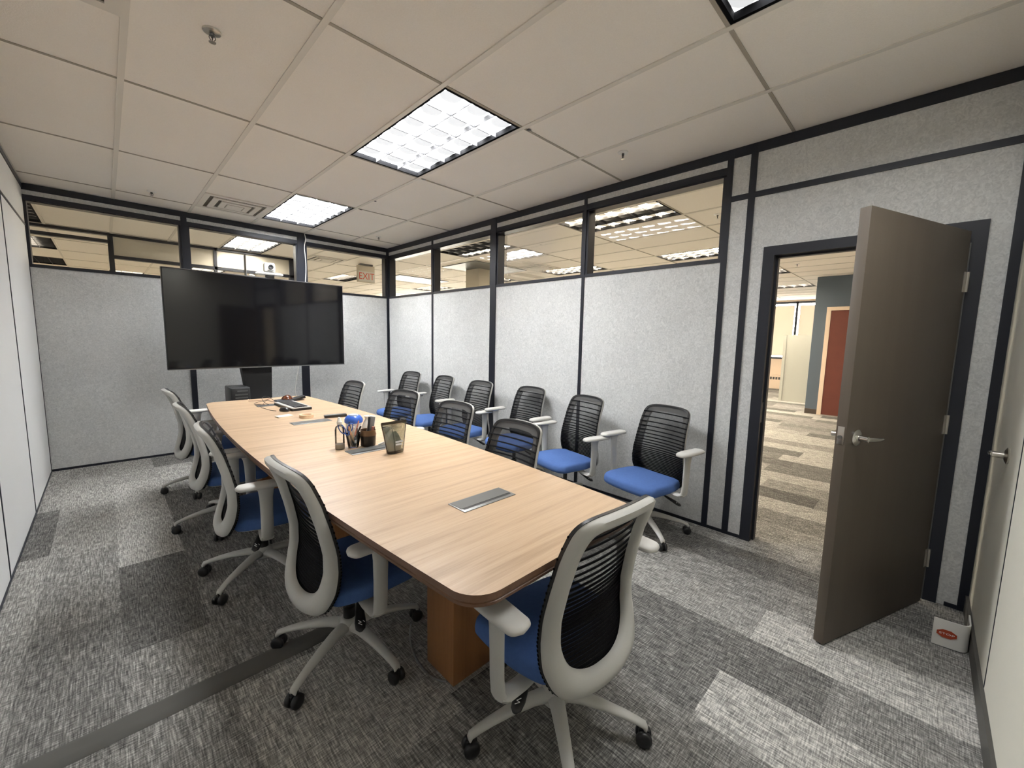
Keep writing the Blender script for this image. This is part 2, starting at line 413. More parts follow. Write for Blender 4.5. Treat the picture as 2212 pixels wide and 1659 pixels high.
for i, j, ln, lb, ly in ROOM_FIX: troffer(i*gx+.014, j*gy+gy-ly+.01, gx-.028, ly-.02, ln, lb, 'troffers of the meeting room')
for (i, j), (ln, lb) in names.items():
    troffer(i*gx+.014, j*gy+.01, gx-.028, gy-.02, ln, lb or 'unseen office troffer beyond the wall panels, some of them added as fill light', 'hidden office troffers' if lb is None else 'troffers of the open office')

def diffuser(x0, y0, label, lx=.61, ly=.61):
    r = empty('air_vent', (x0, y0, H), label, 'vent', 'air vents in the ceiling')
    f = MB(); w = .035
    def ring(a, z0, z1, ww):
        f.box(a, lx-a, a, a+ww, z0, z1); f.box(a, lx-a, ly-a-ww, ly-a, z0, z1); f.box(a, a+ww, a+ww, ly-a-ww, z0, z1); f.box(lx-a-ww, lx-a, a+ww, ly-a-ww, z0, z1)
    ring(.012, -.008, .003, .05); f.build('vent_frame', M['tbar'], r)
    f = MB(); f.box(.062, lx-.062, .062, ly-.062, -.001, .0035); f.build('duct_opening', mat('duct_brown', (.10, .085, .065), .8), r)
    f = MB(); ring(.095, -.012, -.003, .05); ring(.175, -.016, -.005, .05); f.build('vent_vane', M['tbar'], r)
    f = MB(); f.box(.235, lx-.235, .235, ly-.235, -.018, -.007); f.build('center_plate', M['tbar'], r)
    return r
diffuser(2*gx, 3.05, 'square ceiling air vent beside the troffer near the television')
diffuser(0, 0.0, 'ceiling air vent cut off by the top left edge of the photo')
diffuser(5*gx, 5.49, 'ceiling air vent behind the glass between the thick post and the exit sign')
diffuser(10*gx, 3.05, 'distant square office vent seen through the second clerestory window')
diffuser(6*gx+.13, 0.0, 'dark ceiling vent next to the split lit office troffer', lx=.46)

def sprinkler(x, y, label, kind=0):
    r = empty('sprinkler_head', (x, y, H+.004), label, 'sprinkler', 'sprinkler heads in the ceiling')
    f = MB(); f.lathe([(.0, 0), (.036, 0), (.034, -.007), (.016, -.010), (.0, -.010)], n=24, caps=False); f.build('escutcheon', M['white_plastic'] if kind == 0 else M['metal'], r)
    f = MB(); f.lathe([(.009, -.008), (.009, -.022), (.005, -.024), (.005, -.028)], n=12)
    f.tube([(-.009, 0, -.018), (-.012, 0, -.03), (-.004, 0, -.045)], .0018, n=6); f.tube([(.009, 0, -.018), (.012, 0, -.03), (.004, 0, -.045)], .0018, n=6)
    f.tube([(0, 0, -.024), (0, 0, -.046)], .0025, n=6); f.build('sprinkler_body', M['grey_metal'], r)
    f = MB(); f.lathe([(0, -.046), (.014, -.046), (.014, -.048), (0, -.048)], n=16, caps=False); f.build('deflector', M['metal'], r)
    return r
sprinkler(.889, .432, 'recessed sprinkler head at the upper left of the ceiling', 1)
sprinkler(.869, 3.44, 'small sprinkler head near the top rail of the television wall, left side')
sprinkler(3.173, -.284, 'sprinkler head with round white plate above the right wall windows')
sprinkler(3.192, 3.44, 'tiny sprinkler head near the far right corner of the room')
sprinkler(5.105, -.264, 'office sprinkler head seen at the right end of the largest clerestory window')
sprinkler(8.79, -.27, 'office sprinkler head seen at the top of the open doorway')
for k, (x, y, lb) in enumerate([(2.482, -.012, 'small black clip on the ceiling grid at the near corner of the middle troffer'), (2.484, 1.213, 'small black clip on the ceiling grid at the far corner of the middle troffer'), (2.465, 2.072, 'dark square chip in the ceiling tile between the two troffers'), (2.491, 2.443, 'small black clip on the ceiling grid beside the farther troffer')]):
    b = MB(); b.box(-.012, .012, -.011, .011, -.006, -.0025 if k == 2 else -.0025, bev=.001); o = b.build('ceiling_clip', M['plastic_black'], loc=(x, y, H+.0035 if k != 2 else H+.0062)); tag(o, lb, 'clip', 'small dark marks on the ceiling grid')

# ------------------------------------------------------------------ right wall (x = XR), openings for windows and the door
T = .10
RX0, RX1 = XR, XR+T
Z_RAIL, Z_S, Z_G0, Z_SILL = 2.672, 2.622, 2.572, 1.995
yy = [YF+.1, 2.822, 1.599, .358, -.857]      # mullion centres
b = MB()
b.box(RX0, RX1, -.857, YF, 0, Z_SILL)                 # lower panels
b.box(RX0, RX1, -.857, YF, Z_G0+.01, H+.002)          # strip above the windows
b.box(RX0, RX1, -1.125, -.857, 0, H+.002)
b.box(RX0, RX1, -2.08, -1.125, 2.03, H+.002)
b.box(RX0, RX1, -2.34, -2.08, 0, H+.002)
struct(b, 'wall_right', M['fabric'])
tt = .008
b = MB()
X = RX0-tt
b.box(X, RX0+.01, YN, YF, Z_RAIL, H)                    # top rail
b.box(X, RX0+.01, -.857, YF, Z_G0, Z_S)                 # second rail
b.box(X, RX0+.01, -.857, YF, Z_SILL-.018, Z_SILL+.006)   # sill rail
b.box(X, RX0+.01, -1.12, YF, 0, .022)                   # base strip
V = X-.0015
b.box(V, RX0+.01, 2.806, 2.838, 0, H-.001); b.box(X-.004, RX0+.01, 1.553, 1.645, 0, H-.001); b.box(V, RX0+.01, .343, .373, 0, H-.001)
b.box(V, RX0+.01, -.877, -.837, 0, H-.001); b.box(V, RX0+.01, -1.026, -.985, 0, H-.001)
b.box(X, RX0+.01, YN, -.857, 2.383, 2.419)
b.box(V, RX0+.01, YN, -2.178, 0, H-.001); b.box(X, RX0+.01, -2.178, -2.13, 0, .022)
b.box(V, RX0+.01, YF-.03, YF-.0095, 0, H-.001)
struct(b, 'trim_3', M['black_trim'])
# window frames with glass
wins = [(YF-.0, 2.822), (2.822, 1.599), (1.599, .358), (.358, -.857)]
wi = 1
for (ya, yb), (ma, mbb) in zip(wins, ((.03, .016), (.016, .046), (.046, .015), (.015, .02))):
    y1 = ya-ma; y0 = yb+mbb
    b = MB()
    b.box(RX0, RX1, y1-.022, y1, Z_SILL+.006, Z_G0); b.box(RX0, RX1, y0, y0+.022, Z_SILL+.006, Z_G0)
    b.box(RX0, RX1, y0, y1, Z_SILL, Z_SILL+.012); b.box(RX0, RX1, y0, y1, Z_G0-.012, Z_G0+.012)
    w = struct(b, 'window_%d' % wi, M['black_trim'])
    b = MB(); b.quad((RX0+.07, y0+.02, Z_SILL+.01), (RX0+.07, y1-.02, Z_SILL+.01), (RX0+.07, y1-.02, Z_G0-.01), (RX0+.07, y0+.02, Z_G0-.01))
    b.build('glass_pane', M['glass'], w); wi += 1

# ------------------------------------------------------------------ far wall with the television (y = YF)
b = MB()
b.box(-.1, XR+T, YF, YF+T, 0, Z_SILL); b.box(-.1, XR+T, YF, YF+T, Z_G0+.015, H+.002)
struct(b, 'wall_back', M['fabric'])
b = MB(); Y = YF-tt
b.box(0, XR, Y, YF+.01, Z_RAIL+.004, H); b.box(0, XR, Y, YF+.01, 2.588, 2.634); b.box(0, XR, Y, YF+.01, 1.980, 2.006)
b.box(0, XR, Y, YF+.01, 0, .022)
b.box(1.141, 1.196, Y-.0015, YF+.01, 0, H-.001); b.box(2.345, 2.445, Y-.006, YF+.01, 0, H-.001)
b.box(XR-.03, XR-.0095, Y-.0015, YF+.01, 0, H-.001)
struct(b, 'trim_4', M['black_trim'])
for (xa, xb) in ((.0, 1.141), (1.196, 2.345), (2.445, XR-.03)):
    b = MB()
    b.box(xa, xa+.02, YF, YF+T, 2.0, 2.59); b.box(xb-.02, xb, YF, YF+T, 2.0, 2.59); b.box(xa, xb, YF, YF+T, Z_SILL, 2.010); b.box(xa, xb, YF, YF+T, 2.580, 2.60)
    w = struct(b, 'window_%d' % wi, M['black_trim'])
    b = MB(); b.quad((xa+.018, YF+.06, 2.005), (xb-.018, YF+.06, 2.005), (xb-.018, YF+.06, 2.585), (xa+.018, YF+.06, 2.585))
    b.build('glass_pane', M['glass'], w); wi += 1

# ------------------------------------------------------------------ left wall, near wall
b = MB(); b.box(-.1, 0, -2.4, YF+T, 0, H+.002); struct(b, 'wall_left', M['laminate_wall'])
b = MB()
b.box(0, .006, YN, YF, 2.690, H); b.box(0, .004, YN, YF, 2.352, 2.372)
for y in (3.97, 2.74, 1.55, .345, -.86): b.box(0, .004, y-.004 if y < 3.9 else YF-.012, y+.006 if y < 3.9 else YF, 0, 2.36)
b.box(0, .006, YN, YF, 0, .012)
struct(b, 'trim_5', M['black_trim'])
b = MB(); b.box(-.1, XR+T, YN-.1, YN, 0, H+.002); struct(b, 'wall_front', M['cream_wall'])
b = MB(); b.box(0.02, XR, YN, YN+.012, 0, .095); struct(b, 'baseboard_front', M['base_grey'])
b = MB(); b.box(2.797, 2.803, YN, YN+.002, .1, 2.6); struct(b, 'trim_6', M['black_trim'])
r = empty('door_lever', (3.08, YN, .965), 'silver door lever on the cream front wall at the right edge of the photo', 'door handle')
b = MB(); b.lathe([(0, 0), (.032, 0), (.034, .006), (.022, .012), (.012, .014), (.012, .045), (0, .045)], n=24, axis='y', caps=False); b.xform(Matrix.Rotation(PI, 4, 'Z')); b.build('rose_plate', M['metal'], r)
b = MB(); b.tube([(0, .042, 0), (.03, .046, -.002), (.075, .044, -.008), (.115, .038, -.014)], .009, rad=[.010, .010, .008, .007]); b.build('lever_arm', M['chrome'], r)

# ------------------------------------------------------------------ door frame, leaf
b = MB()
FX0, FX1 = XR-.012, XR+T+.012
b.box(FX0, FX1, -1.172, -1.107, 0, 2.045); b.box(FX0, FX1, -2.10, -2.036, 0, 2.045); b.box(FX0, FX1, -2.036, -1.172, 1.985, 2.045)
b.box(FX0+.05, FX1-.03, -1.186, -1.17, 0, 1.99); b.box(FX0+.05, FX1-.03, -2.04, -2.022, 0, 1.99); b.box(FX0+.05, FX1-.03, -2.03, -1.18, 1.972, 1.99)
dfr = struct(b, 'door_1', M['frame_dark'])
b = MB(); b.box(FX0+.022, FX0+.046, -1.1745, -1.171, .86, 1.0); b.build('strike_plate', M['metal'], dfr)
hx, hy = 3.585, -2.040
fx, fy = 2.763, -1.722
ang = math.atan2(fy-hy, fx-hx); L = math.hypot(fx-hx, fy-hy)
lr = empty('door_leaf', (hx, hy, 0), 'brown wooden door standing open into the room at the right', 'door', rotz=ang)
# local x runs from hinge to free edge; near face (towards camera) at y=+? 
b = MB(); b.box(.0, L, -.042, 0, .008, 1.985, bev=.002); b.build('door_panel', M['door_brown'], lr)
b = MB(); b.box(L-.001, L+.0015, -.034, -.008, .965, 1.045, bev=.0005); e = b.build('latch_plate', M['metal'], lr)
b = MB(); b.tube([(L, -.021, .998), (L+.010, -.021, .998)], .008, n=10); b.build('latch_bolt', M['grey_metal'], e)
def lever(s, y):
    b = MB(); b.lathe([(0, 0), (.036, 0), (.037, .008), (.026, .014), (.014, .016), (.013, .05), (0, .05)], n=28, axis='y', caps=False)
    if s > 0: b.xform(Matrix.Rotation(PI, 4, 'Z'))
    b.xform(Matrix.Translation((L-.072, y, .995))); o = b.build('handle_rose', M['chrome'], lr)
    b = MB(); b.tube([(L-.072, y+s*.045, .995), (L-.10, y+s*.052, .994), (L-.15, y+s*.052, .990), (L-.185, y+s*.048, .988)], .01, rad=[.011, .011, .009, .008], n=12); b.build('lever_arm', M['chrome'], o)
lever(1, 0); lever(-1, -.042)
for z in (1.735, 1.0, .26):
    b = MB(); b.lathe([(0, -.05), (.0065, -.05), (.0065, .05), (0, .05)], n=12, c=(-.004, .006, z), caps=False); b.box(-.002, .022, -.001, .0022, z-.05, z+.05); b.build('hinge', M['metal'], lr)
b = MB(); b.box(-.010, -.005, -.004, .002, .02, 1.93); b.build('door_gap_seal', M['grey_light'], lr)

# ------------------------------------------------------------------ open office and rooms beyond
b = MB()
b.box(15.50, 15.60, -3.2, 12, 0, .955); b.box(15.50, 15.60, -3.2, 12, 2.665, H+.16); b.box(15.50, 15.60, -3.2, -1.5, .955, 2.665)
b.box(15.50, 15.60, 7, 12, .955, 2.665)
struct(b, 'wall_east', M['peach'])
b = MB(); b.box(-3, 15.6, 12, 12.1, 0, .75); b.box(-3, 15.6, 12, 12.1, 2.45, H+.16); b.box(-3, 8.0, 12, 12.1, .75, 2.45)
for k in range(6): b.box(8+k*1.5, 8.12+k*1.5, 12, 12.1, .75, 2.45)  # unseen openings between these piers, added to let daylight reach the office ceilings
struct(b, 'wall_north', M['office_wall'])
b = MB(); b.box(-3.1, -3, -3.2, 12.1, 0, H+.16); struct(b, 'wall_west', M['office_wall'])
b = MB(); b.box(-3, 15.6, -3.3, -3.2, 0, H+.16); struct(b, 'wall_south', M['office_wall'])
b = MB(); b.box(10.62, 10.74, -3.2, -.27, 0, H); b.box(10.74, 15.5, -.39, -.27, 0, H)
struct(b, 'wall_corridor', M['paint_blue'])
b = MB(); b.box(10.608, 10.62, -.50, -.27, 0, .10); struct(b, 'baseboard_corridor', mat('brown_base', (.06, .045, .035), .5))
b = MB(); b.box(10.59, 10.63, -.545, -.475, 0, 2.14); b.box(10.59, 10.63, -1.47, -1.40, 0, 2.14); b.box(10.59, 10.63, -1.40, -.545, 2.07, 2.14)
d2 = struct(b, 'door_2', M['door_frame_tan'])
b = MB(); b.box(10.60, 10.63, -1.40, -.545, .012, 2.07); b.build('door_panel', M['red_door'], d2)
b = MB(); b.box(10.585, 10.60, -1.40, -.545, 0, .014); b.build('threshold', M['metal'], d2)
# east window with blinds
b = MB()
for y in (-1.5, .03, .965, 2.46, 3.98, 5.5, 7.0): b.box(15.47, 15.56, y-.03, y+.03, .93, 2.69)
b.box(15.47, 15.56, -1.5, 7, 2.63, 2.69); b.box(15.47, 15.56, -1.5, 7, .93, .985)
wE = struct(b, 'window_%d' % wi, M['frame_dark'])
mb_, nt, bs = new_mat('blind_fabric'); bs.inputs['Base Color'].default_value = (.70, .56, .44, 1); bs.inputs['Roughness'].default_value = .8
tl = N(nt, 'ShaderNodeBsdfTranslucent'); tl.inputs['Color'].default_value = (.052, .043, .035, 1); mx = N(nt, 'ShaderNodeMixShader'); mx.inputs[0].default_value = .6
nt.links.new(bs.outputs[0], mx.inputs[1]); nt.links.new(tl.outputs[0], mx.inputs[2]); nt.links.new(mx.outputs[0], nt.nodes['Material Output'].inputs['Surface'])
for a, c in ((-1.47, 0), (.06, .93), (1.0, 2.43), (2.49, 3.95), (4.01, 5.47), (5.53, 6.97)):
    b = MB(); n = 34
    for k in range(n):
        z = 1.03+k*(2.57-1.03)/n
        b.quad((15.53, a+.035, z), (15.53, c-.035, z), (15.522, c-.035, z+.047), (15.522, a+.035, z+.047))
    b.build('window_blind', mb_, wE)
b = MB(); b.box(15.30, 15.46, .5, 5, .03, .43); b.box(15.31, 15.46, .5, 5, 0, .03)
rad = tag(b.build('radiator_cover', M['peach']), 'low peach radiator cover under the far window blinds', 'radiator')
b = MB()
for k in range(20): b.box(15.295, 15.301, .9+k*.075, .9+k*.075+.05, .29, .37)
b.build('grille_slot', M['base_grey'], rad)
b = MB(); b.box(12.30, 12.34, -.265, .50, 0, 1.60); b.box(12.28, 12.36, .50, .56, 0, 1.62); b.box(12.30, 12.34, -.265, .50, 1.60, 1.62)
cab = tag(b.build('office_partition', M['cabinet_white']), 'white free standing partition panel seen through the doorway', 'partition')
# soffit and column seen through the right wall windows
b = MB(); b.box(5.12, 6.42, 3.72, 4.72, H-.012, H+.002); tag(b.build('dark_ceiling_panel', M['shade_grey']), 'dark grey square ceiling surround around the office column', 'ceiling panel')
b = MB(); b.box(5.62, 5.98, 4.22, 4.62, 0, H-.012, bev=.004); tag(b.build('column', M['paint_cream']), 'cream square column in the open office', 'column')
b = MB(); b.box(5.12, 6.42, 6.3, 7.1, H-.012, H+.002); tag(b.build('dark_ceiling_panel', M['shade_grey']), 'smaller distant dark ceiling panel low in the leftmost right wall window', 'ceiling panel')
# neighbouring glazed partition behind the television wall
b = MB(); YP = 6.15
b.box(-3, 2.98, YP, YP+.08, H-.035, H); b.box(-3, 2.95, YP+.01, YP+.09, 0, 1.3)
b.box(.570, .625, YP, YP+.08, 0, H); b.box(2.87, 2.95, YP, YP+.08, 0, H); b.box(-3, .6, YP, YP+.08, 2.60, 2.645); b.box(1.77, 1.81, YP, YP+.08, 2.3, H)
b.box(.62, 2.95, YP, YP+.08, 2.40, 2.445)
b.box(-3, 2.95, YP, YP+.08, 1.27, 1.32)
pr_ = struct(b, 'trim_7', M['black_trim'])
b = MB(); b.box(.62, 2.9, YP+.03, YP+.06, 2.40, H-.02); struct(b, 'wall_partition', mat('partition_paint', (.56, .52, .44), .8))
# exit sign
r = empty('exit_sign', (4.05, 5.67, H), 'hanging EXIT sign with red letters behind the far right glass', 'sign')
b = MB(); b.box(-.165, .165, -.03, .03, -.34, -.03, bev=.004); b.build('sign_box', M['paint_cream'], r)
b = MB(); b.box(-.12, .12, -.05, .05, -.03, 0); b.build('ceiling_mount', M['shade_grey'], r)
b = MB(); b.box(-.155, .155, -.034, -.0305, -.325, -.135); fp = b.build('sign_face', M['white_plastic'], r)
text_mesh('EXIT', .175, 'exit_letters', M['red_sign'], fp, (0, -.0345, -.23), (PI/2, 0, 0), sx=.86)

# ------------------------------------------------------------------ table
ys = [-1.2, -.765, -.49, .0, .5, .8, 1.13, 1.62, 2.06, 2.5, 2.815]
half = lambda y: .531-.100*((y-.81)/2.0)**2 if True else 0
cxy = lambda y: 1.523+.010*(y-.8)/2
P = []
nseg = 28
R0 = .10
right = []; left = []
for k in range(nseg+1):
    y = -1.2+R0+k*(2.815+1.2-2*R0)/nseg
    right.append((cxy(y)+half(y), y)); left.append((cxy(y)-half(y), y))
def corner(px, py, cx_, cy_, a0, a1, rx_, ry_): return [(cx_+rx_*math.cos(a0+(a1-a0)*k/8), cy_+ry_*math.sin(a0+(a1-a0)*k/8)) for k in range(1, 8)]
top = []
top += right
xr = right[-1][0]; top += [(xr-R0+R0*math.cos(a*PI/16), 2.815-R0+R0*math.sin(a*PI/16)) for a in range(1, 9)]
xl = left[-1][0]; top += [(xl+R0-R0*math.sin(a*PI/16), 2.815-R0+R0*math.cos(a*PI/16)) for a in range(0, 8)]
top += list(reversed(left))
xl = left[0][0]; top += [(xl+R0-R0*math.cos(a*PI/16), -1.2+R0-R0*math.sin(a*PI/16)) for a in range(1, 9)]
xr = right[0][0]; top += [(xr-R0+R0*math.sin(a*PI/16), -1.2+R0-R0*math.cos(a*PI/16)) for a in range(0, 8)]
TZ = .74
tb = empty('conference_table', (1.53, .81, 0), 'long boat-shaped wooden conference table in the middle of the room', 'table')
def loc(o): o.location = (-1.53, -.81, 0); return o
b = MB(); b.prism(top, TZ-.006, TZ, M['wood_top'], M['wood_edge']); loc(b.build('tabletop', None, tb))
def inset(poly, d):
    cx_ = 1.53; cy_ = .81; return [(cx_+(x-cx_)*(1-d/.5), cy_+(y-cy_)*(1-d/2.)) for x, y in poly]
rg = []
for d, z in ((.0, TZ-.006), (.0, TZ-.019), (.003, TZ-.021), (.003, TZ-.024), (.0, TZ-.026), (.002, TZ-.036), (.006, TZ-.038)): rg.append([(x, y, z) for x, y in inset(top, d)])
b = MB(); b.rings(rg); loc(b.build('table_edge', M['wood_edge'], tb))
for y in (-.72, .47, 2.10):
    b = MB(); b.box(1.375, 1.70, y, y+.19, 0, TZ-.038, bev=.002); loc(b.build('pedestal', M['wood_leg'], tb))
b = MB(); b.box(1.50, 1.56, -.4, 2.0, .60, .68); loc(b.build('crossbeam', M['black_matte'], tb))
for y in (-.757, .252, 1.262, 2.267):
    g = MB(); x0 = 1.398+.003*(y+.7)
    g.box(x0, x0+.275, y, y+.108, TZ-.001, TZ+.003, bev=.001); o = loc(g.build('power_grommet', M['grey_light'], tb))
    g = MB(); g.box(x0+.006, x0+.269, y+.030, y+.102, TZ+.0031, TZ+.0045); g.build('grommet_lid', M['grey_metal'], o)
    g = MB(); g.box(x0+.012, x0+.263, y+.018, y+.029, TZ+.0031, TZ+.0036); g.build('cable_slot', M['plastic_black'], o)

# ------------------------------------------------------------------ chairs
def prof_y(z):
    pts = [(.26, -.205), (.30, -.207), (.36, -.198), (.43, -.178), (.50, -.163), (.58, -.162), (.68, -.18), (.78, -.205), (.86, -.235), (.93, -.268)]
    if z <= pts[0][0]: return pts[0][1]
    for (a, ya), (c, yc) in zip(pts[:-1], pts[1:]):
        if z <= c:
            t = (z-a)/(c-a); return ya+(yc-ya)*t
    return pts[-1][1]
OUT = [(0, .918), (.08, .916), (.14, .909), (.174, .893), (.189, .862), (.196, .80), (.203, .70), (.211, .60), (.219, .51), (.222, .44), (.214, .400), (.194, .358), (.152, .330), (.078, .316), (0, .313)]
INN = [(0, .870), (.07, .868), (.115, .862), (.140, .846), (.150, .815), (.155, .76), (.160, .68), (.165, .60), (.167, .53), (.162, .480), (.149, .437), (.118, .402), (.075, .383), (.035, .376), (0, .375)]
def smooth1(P):
    Q = catmull(P, 3); return Q
def make_frame():
    o = smooth1(OUT); i = smooth1(INN)
    o = o+[(-x, z) for x, z in reversed(o[1:-1])]; i = i+[(-x, z) for x, z in reversed(i[1:-1])]
    b = MB(); R = []
    sec = [(0, 0, .0), (0.0, 0, -.016), (.14, 0, -.030), (.5, 0, -.036), (.86, 0, -.030), (1., 0, -.016), (1., 0, 0)]
    for (xo, zo), (xi, zi) in zip(o, i):
        ring = []
        for s, _, d in sec:
            x = xo+(xi-xo)*s; z = zo+(zi-zo)*s
            low = max(0, (.45-z)/.2)
            ring.append((x, prof_y(z)+d*(1-.2*low)+1.1*x*x*.6, z))
        R.append(ring)
    R.append(R[0]); b.rings(R, None, True, False, True)
    bmesh.ops.remove_doubles(b.bm, verts=b.bm.verts[:], dist=1e-5)
    return b
def zwidth(z):
    Q = smooth1(OUT); best = 0
    for (x0, z0), (x1, z1) in zip(Q[:-1], Q[1:]):
        if (z0-z)*(z1-z) <= 0 and abs(z0-z1) > 1e-6: best = max(best, x0+(x1-x0)*(z-z0)/(z1-z0))
    return best
def make_mesh():
    b = MB(); mi = b._mi(M['mesh']); m2 = b._mi(M['rib']); rows = []
    zs = [.316, .318, .321, .325, .331, .338, .347]+[.345+k*(.86-.345)/26 for k in range(1, 27)]+[.875, .89, .902, .910, .915]
    nx = 14
    S = lambda x, z, f: (x, prof_y(z)+f+1.1*x*x*.6+.004*(1-min(1, abs(x)/.22)**2), z)
    for z in zs:
        w = zwidth(z)+.003
        rows.append([b.bm.verts.new(S(w*(2*k/nx-1), z, .006)) for k in range(nx+1)])
    for r0, r1 in zip(rows[:-1], rows[1:]):
        for k in range(nx): b.face([r0[k], r0[k+1], r1[k+1], r1[k]], mi, True)
    z = .858; gap = .040
    while z > .34:
        w = zwidth(z)+.004; h = .0034
        R = []
        for k in range(nx+1):
            x = w*(2*k/nx-1); R.append([S(x, z-h, .004), S(x, z-h, .0095), S(x, z+h, .0095), S(x, z+h, .004)])
        b.rings(R, M['rib'], True, True, False)
        z -= gap; gap = max(.0125, gap*.91)
    return b
def rim_band():
    # rolled black edge of the mesh carrier, seen from behind as a dark outline
    o = smooth1(OUT); o = o+[(-x, z) for x, z in reversed(o[1:-1])]
    b = MB(); R = []
    for x, z in o:
        s = 1.012
        R.append([(x*s+(.0), prof_y(z)+1.1*x*x*.6+dy, z+(z-.6)*.006+dz) for dy, dz in ((-.003, 0), (.010, 0), (.010, -.0))])
        cx_, cz_ = x*.95, .6+(z-.6)*.965
        R[-1] = [(x*s, prof_y(z)+1.1*x*x*.6-.002, z+(z-.6)*.006), (x*s, prof_y(z)+1.1*x*x*.6+.010, z+(z-.6)*.006), (cx_, prof_y(cz_)+1.1*cx_*cx_*.6+.008, cz_), (cx_, prof_y(cz_)+1.1*cx_*cx_*.6-.001, cz_)]
    R.append(R[0]); b.rings(R, None, True, False, True)
    bmesh.ops.remove_doubles(b.bm, verts=b.bm.verts[:], dist=1e-5); return b
def seat_rings(sx, front, back, z0, z1, edge, dome=.010):
    b = MB(); R = []
    def outl(ins):
        P = [(sx*.70, back), (sx*.86, back+.02), (sx*.97, back+.10), (sx, .02), (sx*.985, front*.62), (sx*.90, front*.86), (sx*.62, front*.97), (0, front)]
        P = catmull(P, 4); P = P+[(-x, y) for x, y in reversed(P[:-1])]
        out = []
        for x, y in P:
            f = 1-ins/sx; out.append((x*f, (y-.0)*(1-ins/front)))
        return out
    def drop(y, z): return z-.55*max(0, y-front*.45)**2*1.6
    for ins, z in ((.022, z0), (.008, z0+.003), (.001, z0+.010), (0, z0+(z1-z0)*.45), (.003, z1-.016 if z1-z0>.03 else z1-.006), (.009, z1-.006 if z1-z0>.03 else z1-.003), (.022, z1), (.07, z1+dome*.5), (.12, z1+dome*.9), (.18, z1+dome)):
        R.append([(x, y, drop(y, z)) for x, y in outl(ins)])
    b.rings(R, None, True, True, True)
    return b
CH_G = 'mesh back task chairs in the meeting room'
def make_chair():
    t = empty('task_chair', (0, 0, 0))
    seat_rings(.238, .235, -.150, .352, .416, .02).build('seat', M['chair_blue'], t, ang=80)
    seat_rings(.215, .20, -.135, .340, .353, .02, 0).build('seat_pan', M['chair_grey'], t)
    fr = make_frame().build('backrest_frame', M['chair_grey'], t, ang=60)
    make_mesh().build('backrest_mesh', None, t, fixn=False, ang=80)
    rim_band().build('backrest_rim', M['plastic_black'], t, ang=60)
    b = MB(); b.tube([(0, -.205, .30), (0, -.15, .315), (0, -.05, .335)], .03, rad=[.035, .035, .04], flat=.45, n=12); b.build('back_bracket', M['chair_grey'], t)
    b = MB(); b.box(-.07, .07, -.10, .10, .305, .353, bev=.012); b.build('tilt_mechanism', M['plastic_black'], t)
    b = MB(); b.lathe([(0, .10), (.026, .10), (.026, .20), (.017, .205), (.017, .31), (0, .31)], n=20, caps=False); b.build('gas_column', M['plastic_black'], t)
    b = MB(); b.lathe([(0, .088), (.040, .088), (.050, .10), (.048, .135), (.036, .152), (.028, .155), (0, .155)], n=28, caps=False); b.build('base_hub', M['chair_grey'], t)
    for s in (-1, 1):
        # arm pad
        b = MB(); R = []
        def pad(ins):
            P = [(.0, .108), (.030, .098), (.042, .06), (.045, .0), (.042, -.09), (.036, -.135), (.0, -.150)]
            P = catmull(P, 4); P = P+[(-x, y) for x, y in reversed(P[1:-1])]
            return [(s*.336+x*(1-ins/.045), -.021+(y+.021)*(1-ins/.13)) for x, y in P]
        for ins, z in ((.014, .622), (.004, .625), (0, .632), (.002, .640), (.008, .646), (.020, .649)): R.append([(x, y, z-.10*max(0, y-.04)**2*4) for x, y in pad(ins)])
        b.rings(R); pd = b.build('armrest', M['chair_arm'], t, ang=70)
        b = MB(); R = []
        for z, w, d, xx, yy_ in ((.622, .046, .016, .328, -.015), (.60, .036, .017, .324, -.015), (.56, .031, .0165, .322, -.015), (.48, .029, .016, .320, -.015), (.40, .029, .016, .318, -.015), (.345, .029, .017, .312, -.015), (.322, .030, .016, .298, -.015)):
            R.append([(s*(xx+d*math.cos(a)*(1.05 if abs(math.cos(a)) > .6 else 1)), yy_+w*math.sin(a), z) for a in [2*PI*k/16 for k in range(16)]])
        b.rings(R); b.build('arm_post', M['chair_grey'], pd, ang=70)
        b = MB(); b.tube([(s*.318, -.015, .340), (s*.285, -.015, .322), (s*.22, -.015, .322), (s*.12, -.01, .338)], .03, rad=[.030, .032, .030, .03], flat=.38, n=12); b.build('arm_bracket', M['chair_grey'], pd, ang=70)
        # adjustment lever
        b = MB(); b.tube([(s*.07, 0, .330), (s*.14, -.02, .314), (s*.19, -.04, .292), (s*.23, -.058, .272), (s*.252, -.068, .261), (s*.262, -.072, .257)], .01, rad=[.006, .008, .017, .022, .018, .006], flat=.42, n=12)
        lv = b.build('adjustment_lever', M['plastic_black'], t, ang=70)
        b = MB(); zq = .2845
        for (x0, y0), (x1, y1) in (((.228, -.066), (.240, -.058)), ((.240, -.058), (.238, -.070)), ((.238, -.070), (.250, -.060)), ((.236, -.050), (.244, -.046))):
            p0 = Vector((s*x0, y0, zq-(x0-.228)*.5)); p1 = Vector((s*x1, y1, zq-(x1-.228)*.5)); b.tube([p0, p1], .0012, n=5)
        b.build('lever_marking', M['white_print'], lv)
    return t
